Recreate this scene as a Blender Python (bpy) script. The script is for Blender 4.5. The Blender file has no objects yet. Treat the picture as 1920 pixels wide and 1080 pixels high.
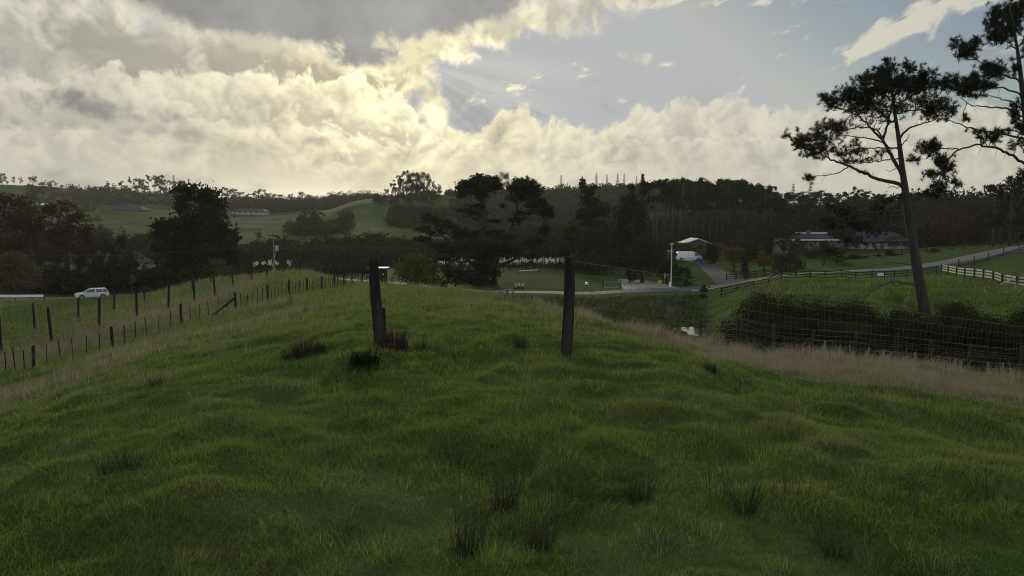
import bpy, bmesh, math, random
import numpy as np
from mathutils import Vector, Matrix
R = math.radians
SC = bpy.context.scene
COL = SC.collection
rng = np.random.default_rng(11)
random.seed(5)

# ------------------------------------------------------------------ camera
F = 1371.0; CX = 960.0; CY = 540.0; EYE = 1.65
PITCH = math.atan(125.0/F)
cp, sp = math.cos(PITCH), math.sin(PITCH)
def ray(px, py):
    u = (px-CX)/F; v = (CY-py)/F
    return np.array([u, cp+v*sp, -sp+v*cp])
def P(px, py, d):
    """point seen at photo pixel (px,py) at forward distance d"""
    r = ray(px, py); r = r*(d/r[1])
    return np.array([r[0], d, EYE+r[2]])
def zrow(px, row, d): return P(px, row, d)[2]
def row_of(x, y, z):
    zz = z-EYE
    f = y*cp - zz*sp; up = y*sp + zz*cp
    return CY-F*up/f
def col_of(x, y, z):
    return CX+F*x/(y*cp-(z-EYE)*sp)
cam_d = bpy.data.cameras.new("camera"); cam = bpy.data.objects.new("camera", cam_d); COL.objects.link(cam)
cam.location = (0, 0, EYE); cam.rotation_euler = (R(90)-PITCH, 0, 0)
cam_d.sensor_width = 36; cam_d.lens = 36*F/1920; cam_d.clip_start = 0.05; cam_d.clip_end = 6000
SC.camera = cam
SC.view_settings.view_transform = 'Standard'; SC.view_settings.look = 'None'
SC.view_settings.exposure = .4; SC.view_settings.gamma = 1
SC.cycles.use_denoising = True; SC.cycles.denoising_prefilter = 'ACCURATE'; SC.cycles.pixel_filter_type = 'BLACKMAN_HARRIS'; SC.cycles.filter_width = 1.05
SC.cycles.max_bounces = 6; SC.cycles.diffuse_bounces = 3; SC.cycles.transmission_bounces = 4
SC.cycles.transparent_max_bounces = 6; SC.cycles.volume_bounces = 0
SC.cycles.sample_clamp_indirect = 2; SC.cycles.sample_clamp_direct = 4

# ------------------------------------------------------------------ noise
def _hash(ix, iy, s):
    h = (ix.astype(np.int64)*374761393 + iy.astype(np.int64)*668265263 + s*974634777) & 0x7fffffff
    h = ((h ^ (h >> 13))*1274126177) & 0x7fffffff
    return ((h ^ (h >> 16)) & 0xffff)/65535.0
def vnoise(x, y, s=0):
    x = np.asarray(x, float); y = np.asarray(y, float)
    ix = np.floor(x); iy = np.floor(y); fx = x-ix; fy = y-iy
    fx = fx*fx*fx*(fx*(fx*6-15)+10); fy = fy*fy*fy*(fy*(fy*6-15)+10)
    a = _hash(ix, iy, s); b = _hash(ix+1, iy, s); c = _hash(ix, iy+1, s); d = _hash(ix+1, iy+1, s)
    return (a*(1-fx)+b*fx)*(1-fy)+(c*(1-fx)+d*fx)*fy
def fbm(x, y, s=0, o=4):
    t = 0; a = .5; n = 0
    for k in range(o):
        t = t+a*vnoise(x*2**k+17.3*k, y*2**k-9.1*k, s+k*7); n += a; a *= .5
    return t/n
def sstep(a, b, x):
    t = np.clip((np.asarray(x, float)-a)/(b-a), 0, 1); return t*t*(3-2*t)

# ------------------------------------------------------------------ terrain
def pchip_slopes(x, y):
    h = np.diff(x); dl = np.diff(y)/h; m = np.zeros(len(x))
    for i in range(1, len(x)-1):
        if dl[i-1]*dl[i] > 0:
            w1 = 2*h[i]+h[i-1]; w2 = h[i]+2*h[i-1]
            m[i] = (w1+w2)/(w1/dl[i-1]+w2/dl[i])
    m[0] = dl[0]; m[-1] = dl[-1]
    return m
def pchip(x, y, m, q):
    q = np.clip(q, x[0], x[-1]); i = np.clip(np.searchsorted(x, q)-1, 0, len(x)-2)
    h = x[i+1]-x[i]; t = (q-x[i])/h
    return (y[i]*(1+2*t)*(1-t)**2 + m[i]*h*t*(1-t)**2 + y[i+1]*t*t*(3-2*t) + m[i+1]*h*t*t*(t-1))
# column px -> list of (d, row) ; a tuple of three is (d, None, z)
Z = None
COLS = {
 -700: [(4,Z,-.6),(8,Z,-1.5),(15,Z,-3.2),(25,Z,-5.2),(40,Z,-6.6),(60,Z,-8),(100,Z,-9.3),(130,Z,-9),(200,Z,-6),(300,Z,-1),(450,Z,12),(600,Z,30),(900,Z,38)],
 0: [(2,Z,0),(5,Z,-.15),(8,Z,-.6),(12,Z,-1.5),(20,Z,-3.2),(30,Z,-4.8),(40,Z,-5.6),(52,624),(75,588),(92,566),(100,565),(112,Z,-9.6),(150,Z,-9),(200,Z,-7),(300,440),(400,418),(500,395),(600,372),(700,347),(1000,Z,38)],
 200: [(2,Z,0),(5,Z,-.05),(8,Z,-.3),(12,Z,-.9),(20,Z,-2.2),(30,Z,-3.8),(36,655),(46,613),(62,584),(75,571),(90,562),(100,563),(112,Z,-9.6),(150,Z,-9),(200,Z,-7),(300,440),(400,417),(500,397),(600,376),(700,359),(1000,Z,32)],
 400: [(2,Z,0),(5,Z,0),(9,Z,-.2),(12,Z,-.55),(20,Z,-1.5),(30,Z,-2.75),(45,590),(70,554),(85,536),(97,524),(112,Z,-8.2),(135,Z,-9.2),(200,Z,-8.5),(300,443),(400,418),(480,400),(600,385),(700,373),(1000,Z,22)],
 560: [(2,Z,0),(9.4,Z,-.08),(20,Z,-1.0),(30,Z,-1.95),(45,Z,-3.1),(55,550),(70,534),(90,519),(108,508),(122,Z,-7.8),(150,Z,-9),(220,Z,-8),(300,443),(400,416),(480,401),(600,387),(700,377),(1000,Z,20)],
 700: [(2,Z,0),(9.4,Z,0),(20,Z,-.8),(30,Z,-1.6),(45,Z,-2.75),(60,Z,-3.85),(75,532),(88,Z,-6.3),(105,Z,-8.3),(125,Z,-9),(170,Z,-9),(230,462),(300,428),(360,400),(410,379),(440,373),(520,Z,11),(700,374),(1000,Z,20)],
 800: [(2,Z,0),(9.4,Z,0),(20,Z,-.8),(30,Z,-1.65),(45,Z,-2.8),(60,Z,-3.9),(72,541),(85,Z,-7),(100,Z,-8.9),(125,Z,-9),(150,Z,-8.8),(230,472),(300,434),(360,400),(410,374),(440,367),(520,Z,13),(700,368),(1000,Z,20)],
 930: [(2,Z,0),(9.4,Z,0),(20,Z,-.85),(30,Z,-1.8),(45,Z,-3.15),(57,554),(68,Z,-6.3),(82,Z,-9),(96,Z,-9.2),(107,553),(113,547),(150,508),(200,Z,-8.2),(300,442),(380,410),(450,385),(520,366),(700,Z,18),(1000,Z,20)],
 1000: [(2,Z,0),(9.4,Z,0),(15,Z,-.5),(20,Z,-.98),(30,Z,-2.05),(42,569),(52,Z,-5.2),(65,Z,-8.2),(80,Z,-9.6),(95,Z,-9.6),(106,554),(113,547),(150,507),(200,Z,-8),(300,440),(380,410),(450,388),(520,362),(700,Z,18),(1000,Z,20)],
 1100: [(2,Z,0),(9.5,Z,0),(15,Z,-.6),(22,604),(33,592),(42,Z,-4.8),(55,Z,-7.8),(75,Z,-9.9),(88,588),(106,557),(113,549),(135,526),(160,Z,-8.6),(250,Z,-5),(380,405),(450,382),(520,357),(700,Z,20),(1000,Z,20)],
 1200: [(2,Z,0),(7,Z,0),(10,655),(14,636),(20,621),(26,Z,-2.9),(40,Z,-6.3),(58,Z,-9.6),(75,Z,-9.9),(85,594),(98,566),(107,552),(115,542),(140,524),(180,Z,-8),(250,Z,-4),(350,Z,2),(450,378),(520,354),(700,Z,20),(1000,Z,20)],
 1300: [(2,Z,0),(6,Z,.02),(8,695),(10.3,671),(13,657),(17,648),(24,Z,-3),(36,Z,-6),(50,Z,-9.2),(60,Z,-9.95),(68,Z,-9.85),(80,Z,-9.72),(85,597),(92,574),(108,549),(118,538),(140,507),(156,489),(180,Z,-6.3),(240,Z,-4),(300,Z,-1),(380,Z,8),(480,Z,14),(600,Z,18)],
 1400: [(2,Z,0),(6,Z,-.02),(8.5,712),(10.8,686),(14,676),(17,669),(22,Z,-2.7),(32,Z,-5.8),(42,Z,-8),(55,Z,-8.4),(65,590),(74,565),(84,549),(95,540),(106,534),(118,527),(126,522),(150,500),(200,Z,-5.8),(280,Z,-2),(360,Z,5),(460,Z,12),(600,Z,16)],
 1500: [(2,Z,0),(5,Z,-.01),(7,757),(9,724),(11.3,702),(13.5,687),(16.5,674),(22,Z,-3),(32,Z,-6),(42,Z,-7.2),(50,604),(60,566),(75,541),(86,530),(100,523),(110,518),(122,512),(150,491),(200,Z,-5.2),(300,Z,1),(400,Z,6),(600,Z,14)],
 1700: [(2,Z,0),(5,Z,-.05),(6.5,802),(8.5,752),(10.5,719),(12.5,703),(15.5,694),(22,Z,-3.2),(30,Z,-5.2),(38,Z,-7.2),(44,Z,-6.9),(52,588),(60,564),(75,544),(90,530),(105,519),(113,510),(124,499),(145,482),(170,470),(195,464),(260,Z,0),(350,Z,6),(600,Z,14)],
 1920: [(2,Z,0),(5,Z,-.08),(6,852),(8,797),(10,759),(12,736),(14,721),(15.5,717),(22,Z,-3.5),(30,Z,-5.3),(38,Z,-7),(44,Z,-6.6),(52,592),(60,566),(70,549),(78,539),(95,511),(115,489),(132,469),(142,461),(165,454),(200,Z,-1),(300,Z,5),(600,Z,15)],
 2500: [(2,Z,0),(5,Z,-.1),(8,Z,-.7),(14,Z,-1.7),(22,Z,-3.3),(38,Z,-6),(52,Z,-5),(75,Z,-4.8),(100,Z,-3.8),(140,Z,-2),(200,Z,0),(300,Z,5),(600,Z,15)],
}
FLAT = [(2,Z,0),(20,Z,-.6),(100,Z,-4),(300,Z,2),(600,Z,12)]
AZMAX = R(58)
cols = []
for px, prof in COLS.items():
    az = math.atan((px-CX)/(F*cp))
    d = [.3]; z = [0.0]
    for t in prof:
        d.append(t[0]); z.append(t[2] if t[1] is None else zrow(px, t[1], t[0]))
    d.append(4000); z.append(z[-1])
    x = np.log(np.array(d)); z = np.array(z)
    cols.append((az, x, z, pchip_slopes(x, z)))
cols.sort(key=lambda c: c[0])
fx = np.log(np.array([.3]+[t[0] for t in FLAT]+[4000])); fz = np.array([0.0]+[t[2] for t in FLAT]+[FLAT[-1][2]])
fl = (fx, fz, pchip_slopes(fx, fz))
cols = [(-math.pi,)+fl, (R(-95),)+fl] + cols + [(R(95),)+fl, (math.pi,)+fl]
COL_AZ = np.array([c[0] for c in cols])
def terrain0(x, y):
    x = np.atleast_1d(np.asarray(x, float)); y = np.atleast_1d(np.asarray(y, float))
    az = np.arctan2(x, y); r = np.hypot(x, y)
    d = np.maximum(r*np.cos(np.minimum(np.abs(az), AZMAX)), .31); ld = np.log(d)
    V = np.stack([pchip(c[1], c[2], c[3], ld) for c in cols])        # columns x points
    # monotone hermite across the columns, slopes by finite difference limited
    h = np.diff(COL_AZ)[:, None]; dl = np.diff(V, axis=0)/h
    M = np.zeros_like(V)
    same = (dl[:-1]*dl[1:]) > 0
    w1 = 2*h[1:]+h[:-1]; w2 = h[1:]+2*h[:-1]
    with np.errstate(divide='ignore', invalid='ignore'):
        mm = (w1+w2)/(w1/dl[:-1]+w2/dl[1:])
    M[1:-1] = np.where(same, mm, 0)
    i = np.clip(np.searchsorted(COL_AZ, az)-1, 0, len(COL_AZ)-2); k = np.arange(len(az))
    hh = COL_AZ[i+1]-COL_AZ[i]; t = (az-COL_AZ[i])/hh
    return (V[i, k]*(1+2*t)*(1-t)**2+M[i, k]*hh*t*(1-t)**2+V[i+1, k]*t*t*(3-2*t)+M[i+1, k]*hh*t*t*(t-1))
# roads in plan: polylines of (px, row, d)
ROAD = [(-260,568,100),(-60,566,102),(170,563,104),(290,561,113),(420,560,126),(560,558,133),(690,556,127),(800,553,116),(870,551,111),(930,550,110),(1060,549,110),(1190,546,111),(1300,540,112.5),(1400,531,115.5),(1500,521,117),(1600,513,117.5),(1700,504,118),(1800,489,124),(1920,464,136),(2100,440,160)]
DRIVE = [(1372,533,116.5),(1362,520,126),(1342,506,140),(1318,492,153),(1296,488,158)]
LANE = [(1222,543,114),(1205,536,123),(1190,530,131),(1178,527,138)]
def plan(pts): return np.array([P(a, b, d)[:2] for a, b, d in pts])
def resample(p, step):
    seg = np.hypot(*np.diff(p, axis=0).T); s = np.concatenate([[0], np.cumsum(seg)])
    q = np.linspace(0, s[-1], max(2, int(s[-1]/step)+1))
    # smooth
    out = np.stack([np.interp(q, s, p[:, k]) for k in range(p.shape[1])], 1)
    for _ in range(12):
        out[1:-1] = (out[:-2]+2*out[1:-1]+out[2:])/4
    return out
ROADP = resample(plan(ROAD), 1.5); DRIVEP = resample(plan(DRIVE), 1.0); LANEP = resample(plan(LANE), 1.0)
def dist_path(x, y, p):
    best = np.full(np.shape(x), 1e9)
    for a in p[::2]:
        best = np.minimum(best, np.hypot(x-a[0], y-a[1]))
    return best
def near_mask(x, y):                      # distance fade of the small bumps
    return np.hypot(x, y)
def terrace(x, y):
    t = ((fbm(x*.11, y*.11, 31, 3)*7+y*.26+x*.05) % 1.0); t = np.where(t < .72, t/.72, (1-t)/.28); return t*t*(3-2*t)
def bumps(x, y):
    r = np.hypot(x, y)
    b = (fbm(x*.9, y*.9, 3, 3)-.5)*.15*sstep(1.5, 5, r)
    hm_ = vnoise(x*1.9+3*fbm(x*.5, y*.5, 12, 2), y*1.7, 15); b = b+sstep(.55, .95, hm_)*.065*(1-sstep(30, 50, r))
    b = b+(fbm(x*2.6, y*2.2, 9, 2)-.5)*.12
    m = sstep(1, 12, r)*(1-sstep(90, 140, r))
    b = b+(fbm(x*.28, y*.28, 23, 3)-.5)*.17*m
    # sheep tracks on the mound by the pine
    t = terrace(x, y)
    mm = sstep(12, 20, x)*(1-sstep(44, 60, x))*sstep(52, 57, y)*(1-sstep(88, 100, y))
    b = b+(t-.5)*.85*mm*(.35+fbm(x*.3, y*.3, 5, 2))
    far = sstep(150, 260, r)
    return b*(1-far)+far*(fbm(x*.03, y*.03, 44, 3)-.5)*5
def terrain(x, y):
    x = np.atleast_1d(np.asarray(x, float)); y = np.atleast_1d(np.asarray(y, float))
    out = np.zeros(x.shape)
    for s in range(0, len(x), 200000):
        xx = x[s:s+200000]; yy = y[s:s+200000]
        b = bumps(xx, yy)
        m = (yy > 80) & (yy < 190)
        if m.any():
            k = np.ones(len(xx))
            k[m] = sstep(3.2, 6, dist_path(xx[m], yy[m], ROADP))*sstep(2.2, 4.5, dist_path(xx[m], yy[m], DRIVEP))*sstep(2, 4, dist_path(xx[m], yy[m], LANEP))
            b = b*k
        out[s:s+200000] = terrain0(xx, yy)+b
    return out
def tz(x, y): return float(terrain([x], [y])[0])
def G(px, d, dz=0.0):
    """point on the ground in the direction of photo column px at forward distance d"""
    x = (px-CX)/F*d
    for _ in range(3):
        z = tz(x, d)
        x = (px-CX)/F*(d*cp-(z-EYE)*sp)
    return np.array([x, d, z+dz])

# ------------------------------------------------------------------ materials
MATS = {}
class NT:
    def __init__(s, nt): s.nt = nt
    def n(s, t, **kw):
        n = s.nt.nodes.new(t)
        for k, v in kw.items(): setattr(n, k, v)
        return n
    def put(s, sock, v):
        if isinstance(v, bpy.types.NodeSocket): s.nt.links.new(v, sock)
        elif isinstance(v, (tuple, list)) and len(v) == 3 and sock.type == 'RGBA': sock.default_value = (*v, 1)
        else: sock.default_value = v
    def m(s, op, a, b=0.0, c=None, clamp=False):
        n = s.n('ShaderNodeMath', operation=op, use_clamp=clamp); s.put(n.inputs[0], a); s.put(n.inputs[1], b)
        if c is not None: s.put(n.inputs[2], c)
        return n.outputs[0]
    def v(s, op, a, b=None):
        n = s.n('ShaderNodeVectorMath', operation=op); s.put(n.inputs[0], a)
        if b is not None: s.put(n.inputs[1], b)
        return n.outputs['Value'] if op in ('DOT_PRODUCT', 'LENGTH', 'DISTANCE') else n.outputs[0]
    def xyz(s, x, y, z=0.0):
        n = s.n('ShaderNodeCombineXYZ'); s.put(n.inputs[0], x); s.put(n.inputs[1], y); s.put(n.inputs[2], z); return n.outputs[0]
    def noise(s, vec, scale, detail=4, rough=.55, dist=0.0, dim='3D', w=None, col=False):
        n = s.n('ShaderNodeTexNoise', noise_dimensions=dim)
        if vec is not None: s.put(n.inputs['Vector'], vec)
        s.put(n.inputs['Scale'], scale); s.put(n.inputs['Detail'], detail); s.put(n.inputs['Roughness'], rough); s.put(n.inputs['Distortion'], dist)
        if w is not None: s.put(n.inputs['W'], w)
        return n.outputs['Color' if col else 0]
    def mix(s, f, a, b):
        n = s.n('ShaderNodeMix', data_type='RGBA'); s.put(n.inputs[0], f); s.put(n.inputs[6], a); s.put(n.inputs[7], b); return n.outputs[2]
    def ss(s, x, a, b, lo=0.0, hi=1.0):
        n = s.n('ShaderNodeMapRange', interpolation_type='SMOOTHSTEP'); s.put(n.inputs[0], x); s.put(n.inputs[1], a); s.put(n.inputs[2], b); s.put(n.inputs[3], lo); s.put(n.inputs[4], hi); return n.outputs[0]
    def attr(s, name): return s.n('ShaderNodeAttribute', attribute_name=name).outputs['Fac']
    def scale(s, c, f):
        n = s.n('ShaderNodeVectorMath', operation='SCALE'); s.put(n.inputs[0], c); s.put(n.inputs['Scale'], f); return n.outputs[0]
def mat(name):
    m = bpy.data.materials.new(name); m.use_nodes = True; nt = NT(m.node_tree)
    b = m.node_tree.nodes['Principled BSDF']; MATS[name] = m
    return m, nt, b
def simple(name, c, rough=.7, metal=0.0, vary=.25, scale=6, bump=0.0, spec=.4, c2=None, stretch=(1, 1, 1)):
    m, t, b = mat(name)
    tc = t.n('ShaderNodeTexCoord').outputs['Object']
    vec = t.v('MULTIPLY', tc, stretch)
    n = t.noise(vec, scale, 5, .6)
    c2 = c2 or tuple(x*(1-vary) for x in c)
    f = t.ss(n, .35, .65)
    t.put(b.inputs['Base Color'], t.mix(f, c, c2))
    t.put(b.inputs['Roughness'], t.m('ADD', rough-.06, t.m('MULTIPLY', n, .12)))
    b.inputs['Metallic'].default_value = metal; b.inputs['Specular IOR Level'].default_value = spec
    if bump:
        bn = t.n('ShaderNodeBump'); bn.inputs['Strength'].default_value = bump; bn.inputs['Distance'].default_value = .02
        t.put(bn.inputs['Height'], t.noise(vec, scale*3, 5, .65)); t.put(b.inputs['Normal'], bn.outputs[0])
    return m
def leafmat(name, c, c2, trans=.3, rough=.6):
    """foliage: two real leaf colours mixed by a per leaf number, some light passing through"""
    m, t, b = mat(name)
    a = t.attr('tint'); oi = t.n('ShaderNodeObjectInfo').outputs['Random']
    f = t.m('ADD', t.m('MULTIPLY', a, .75), t.m('MULTIPLY', oi, .25))
    colr = t.mix(f, c, c2)
    t.nt.nodes.remove(b); b = t.n('ShaderNodeBsdfDiffuse'); t.put(b.inputs[0], colr)
    tr = t.n('ShaderNodeBsdfTranslucent'); t.put(tr.inputs[0], t.scale(colr, 1.3))
    mx = t.n('ShaderNodeMixShader'); mx.inputs[0].default_value = trans
    t.nt.links.new(b.outputs[0], mx.inputs[1]); t.nt.links.new(tr.outputs[0], mx.inputs[2])
    t.nt.links.new(mx.outputs[0], t.nt.nodes['Material Output'].inputs['Surface'])
    return m

# ------------------------------------------------------------------ objects
def tag(o, label=None, cat=None, group=None, kind=None):
    if label: o['label'] = label
    if cat: o['category'] = cat
    if group: o['group'] = group
    if kind: o['kind'] = kind
    return o
def link(name, me, parent=None):
    o = bpy.data.objects.new(name, me); COL.objects.link(o)
    if parent is not None: o.parent = parent
    return o
def empty(name, loc, rz=0.0):
    o = bpy.data.objects.new(name, None); COL.objects.link(o); o.location = tuple(float(v) for v in loc); o.rotation_euler = (0, 0, rz)
    o.empty_display_size = .2
    return o
def bigmesh(name, verts, faces, material, attrs=None, smooth=False):
    """verts (n,3), faces (m,k) all of one size"""
    me = bpy.data.meshes.new(name); verts = np.asarray(verts, np.float32); faces = np.asarray(faces, np.int32)
    n, k = faces.shape
    me.vertices.add(len(verts)); me.vertices.foreach_set('co', verts.ravel())
    me.loops.add(n*k); me.loops.foreach_set('vertex_index', faces.ravel())
    me.polygons.add(n); me.polygons.foreach_set('loop_start', np.arange(0, n*k, k, dtype=np.int32)); me.polygons.foreach_set('loop_total', np.full(n, k, np.int32))
    if smooth: me.polygons.foreach_set('use_smooth', np.ones(n, bool))
    me.update(calc_edges=True)
    for a, v in (attrs or {}).items():
        at = me.attributes.new(a, 'FLOAT', 'POINT'); at.data.foreach_set('value', np.asarray(v, np.float32))
    me.materials.append(material)
    return me
class MB:
    """collects boxes, tubes and polygons for ONE mesh"""
    def __init__(s): s.v = []; s.f = []
    def add(s, v, f):
        o = len(s.v); s.v += [tuple(float(c) for c in p) for p in v]; s.f += [tuple(i+o for i in q) for q in f]; return s
    def box(s, x0, x1, y0, y1, z0, z1):
        v = [(x0,y0,z0),(x1,y0,z0),(x1,y1,z0),(x0,y1,z0),(x0,y0,z1),(x1,y0,z1),(x1,y1,z1),(x0,y1,z1)]
        return s.add(v, [(0,3,2,1),(4,5,6,7),(0,1,5,4),(1,2,6,5),(2,3,7,6),(3,0,4,7)])
    def beam(s, a, b, w, h):
        a = np.array(a, float); b = np.array(b, float); t = b-a; t = t/np.linalg.norm(t)
        up = np.array([0,0,1.0]) if abs(t[2]) < .95 else np.array([1.0,0,0])
        sd = np.cross(t, up); sd /= np.linalg.norm(sd); up = np.cross(sd, t)
        v = [a+sd*w/2*i+up*h/2*j for i, j in ((-1,-1),(1,-1),(1,1),(-1,1))]+[b+sd*w/2*i+up*h/2*j for i, j in ((-1,-1),(1,-1),(1,1),(-1,1))]
        return s.add(v, [(0,3,2,1),(4,5,6,7),(0,1,5,4),(1,2,6,5),(2,3,7,6),(3,0,4,7)])
    def tube(s, pts, rad, k=6, cap=True):
        pts = np.asarray(pts, float); n = len(pts); rad = np.broadcast_to(np.asarray(rad, float), (n,))
        t = np.gradient(pts, axis=0); t /= np.maximum(np.linalg.norm(t, axis=1, keepdims=True), 1e-9)
        ref = np.array([.31, .92, .11]) if abs(t[0][1]) < .8 else np.array([1.0, .1, .2])
        v = []
        for i in range(n):
            a = np.cross(t[i], ref); a /= max(np.linalg.norm(a), 1e-9); b = np.cross(t[i], a)
            for q in range(k):
                th = 2*math.pi*q/k; v.append(pts[i]+rad[i]*(math.cos(th)*a+math.sin(th)*b))
        f = [(i*k+q, i*k+(q+1) % k, (i+1)*k+(q+1) % k, (i+1)*k+q) for i in range(n-1) for q in range(k)]
        if cap and k > 2: f += [tuple(range(k))[::-1], tuple((n-1)*k+q for q in range(k))]
        return s.add(v, f)
    def prism(s, poly, axis_from, axis_to):
        """poly: list of (x,z); extruded along y"""
        n = len(poly); v = [(x, axis_from, z) for x, z in poly]+[(x, axis_to, z) for x, z in poly]
        return s.add(v, [tuple(range(n)), tuple(range(n, 2*n))[::-1]]+[(i, n+i, n+(i+1) % n, (i+1) % n) for i in range(n)])
    def mesh(s, name, material, smooth=False, bevel=0.0):
        me = bpy.data.meshes.new(name); me.from_pydata(s.v, [], s.f); me.materials.append(material)
        bm = bmesh.new(); bm.from_mesh(me); bmesh.ops.recalc_face_normals(bm, faces=bm.faces)
        if bevel: bmesh.ops.bevel(bm, geom=[e for e in bm.edges if e.calc_face_angle(0) > .5], offset=bevel, segments=2, affect='EDGES', clamp_overlap=True)
        bm.to_mesh(me); bm.free()
        if smooth: me.polygons.foreach_set('use_smooth', np.ones(len(me.polygons), bool))
        me.update(); return me
    def build(s, name, material, parent=None, smooth=False, bevel=0.0):
        return link(name, s.mesh(name, material, smooth, bevel), parent)
def copy_tree(o, parent=None):
    c = o.copy(); COL.objects.link(c)
    if parent is not None: c.parent = parent
    for ch in list(o.children): copy_tree(ch, c)
    return c
# ------------------------------------------------------------------ sky (world) and sun
def azel(px, py):
    r = ray(px, py); r = r/np.linalg.norm(r)
    return math.atan2(r[0], r[1]), math.asin(r[2])
SUN_AZ, SUN_EL = azel(735, 95)
W = bpy.data.worlds.new("World"); SC.world = W; W.use_nodes = True
w = NT(W.node_tree); W.node_tree.nodes.clear()
geo = w.n('ShaderNodeTexCoord').outputs['Generated']
dirn = w.v('NORMALIZE', geo)
sx = w.n('ShaderNodeSeparateXYZ'); w.put(sx.inputs[0], dirn)
DX, DY, DZ = sx.outputs
AZ = w.m('ARCTAN2', DX, DY); EL = w.m('ARCSINE', DZ)
K = F
# domain warp in direction space (units: photo pixels as angles)
AU0 = w.m('MULTIPLY', AZ, K/100); EV0 = w.m('MULTIPLY', EL, K/100)
base = w.xyz(AU0, EV0, 0.0)
wn = w.noise(base, 1.3, 2, .5, col=True, dim='2D')
warp = w.scale(w.v('SUBTRACT', wn, (.5, .5, .5)), .30)
WP = w.v('ADD', base, warp)
wn2 = w.noise(base, 4.0, 2, .6, col=True, dim='2D')
WP2 = w.v('ADD', WP, w.scale(w.v('SUBTRACT', wn2, (.5, .5, .5)), .07))
def blobs(vec, lst):
    tot = None
    for px, py, rx, ry, wt, *rot in lst:
        a, e = azel(px, py); c = (a*K/100, e*K/100, 0)
        d = w.v('SUBTRACT', vec, c)
        if rot:
            n = w.n('ShaderNodeVectorRotate', rotation_type='Z_AXIS'); w.put(n.inputs['Vector'], d); n.inputs['Angle'].default_value = -R(rot[0]); d = n.outputs[0]
        d = w.v('MULTIPLY', d, (100/rx, 100/ry, 0))
        g = w.m('MULTIPLY', w.m('EXPONENT', w.m('MULTIPLY', w.v('DOT_PRODUCT', d, d), -1.0)), wt)
        tot = g if tot is None else w.m('ADD', tot, g)
    return tot
# angle to the sun
sd = (math.sin(SUN_AZ)*math.cos(SUN_EL), math.cos(SUN_AZ)*math.cos(SUN_EL), math.sin(SUN_EL))
ang = w.m('ARCCOSINE', w.m('MINIMUM', w.v('DOT_PRODUCT', dirn, sd), .99999))
glow = w.m('EXPONENT', w.m('MULTIPLY', ang, -3.2))          # wide
glow2 = w.m('EXPONENT', w.m('MULTIPLY', w.m('MULTIPLY', ang, ang), -55.0))   # tight
low = w.m('EXPONENT', w.m('MULTIPLY', w.m('MAXIMUM', EL, 0.0), -9.0))
glow3 = w.m('MULTIPLY', low, w.m('EXPONENT', w.m('MULTIPLY', w.m('POWER', w.m('SUBTRACT', AZ, azel(690, 330)[0]), 2.0), -14.0)))   # low sun behind thin cloud
# clear sky
nish = w.n('ShaderNodeTexSky', sky_type='NISHITA'); nish.sun_disc = False
nish.sun_elevation = SUN_EL; nish.sun_rotation = SUN_AZ; nish.air_density = 1.0; nish.dust_density = 1.2; nish.ozone_density = 1.5
STR = .1
hsv = w.n('ShaderNodeHueSaturation'); w.put(hsv.inputs['Color'], nish.outputs[0]); hsv.inputs['Saturation'].default_value = .95; w.put(hsv.inputs['Value'], w.m('SUBTRACT', .54, w.m('MULTIPLY', glow, .32)))
clear = w.v('MINIMUM', w.scale(hsv.outputs[0], STR), (.36, .37, .375))
# crepuscular beams in the hazy air below the sun
du = w.m('SUBTRACT', AU0, SUN_AZ*K/100); dv = w.m('SUBTRACT', EV0, SUN_EL*K/100)
phi = w.m('ARCTAN2', dv, du)
beam = w.noise(w.xyz(w.m('MULTIPLY', phi, 2.6), 3.3, 0.0), 1.6, 2, .6, dim='2D')
bm_ = w.m('MULTIPLY', w.ss(beam, .4, .75), w.m('MULTIPLY', w.ss(dv, .2, -.5), w.m('MULTIPLY', w.ss(ang, .03, .08), w.ss(ang, .3, .08))))
clear = w.v('ADD', clear, w.scale((.16, .145, .10), bm_))
# cloud layer: f<0 clear, f>0 cloud of growing thickness
def comp(under, f, bright, dark, edge, core, alpha_w=.06, dens=1.0):
    a = w.m('MULTIPLY', w.ss(f, 0.0, alpha_w), dens)
    t = w.ss(f, edge, core)
    return w.mix(a, under, w.mix(t, bright, dark))
def tone(c, gain):   # a colour times a scalar
    return w.scale(c, gain)
silver = w.m('ADD', w.m('ADD', w.m('MULTIPLY', glow, .48), .45), w.m('MULTIPLY', glow2, .34))   # brightness of thin cloud
warmth = w.m('ADD', glow, w.m('MULTIPLY', low, .35), clamp=True)
thin = w.mix(warmth, (1.0, .97, .85), (1.0, .91, .56))
thick = w.mix(warmth, (.95, .94, .90), (1.0, .89, .58))
bright = tone(thin, silver)
def puff(vec, sc, seed, octs=4):
    tot = None; a = .5
    for k in range(octs):
        n = w.noise(w.v('ADD', vec, (seed+k*3.7, seed*.6+k*1.9, 0)), sc*2.1**k, 1 if k == octs-1 else 0, .5, dim='2D')
        q = w.m('MULTIPLY', w.m('ABSOLUTE', w.m('SUBTRACT', n, .5)), 2*a); tot = q if tot is None else w.m('ADD', tot, q); a *= .46
    return tot                                   # about 0 .. .7, round lumps between sharp creases
fine = w.noise(WP2, 3.2, 4, .62, dim='2D')
P2 = w.v('ADD', WP2, (7.3, 2.2, 0))
fine2 = w.noise(P2, 1.5, 4, .56, dim='2D')
tow = w.v('NORMALIZE', w.xyz(w.m('MULTIPLY', du, -1.0), w.m('MULTIPLY', dv, -1.0)))
pf = puff(WP2, .95, 5.0, 5)
pfs = puff(w.v('ADD', WP2, w.scale(tow, .10)), .95, 5.0, 5)
relief = w.m('MULTIPLY', w.m('SUBTRACT', pf, pfs), 1.45)      # > 0 on the flank that faces the sun
lump = w.m('SUBTRACT', pf, .2)
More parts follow.
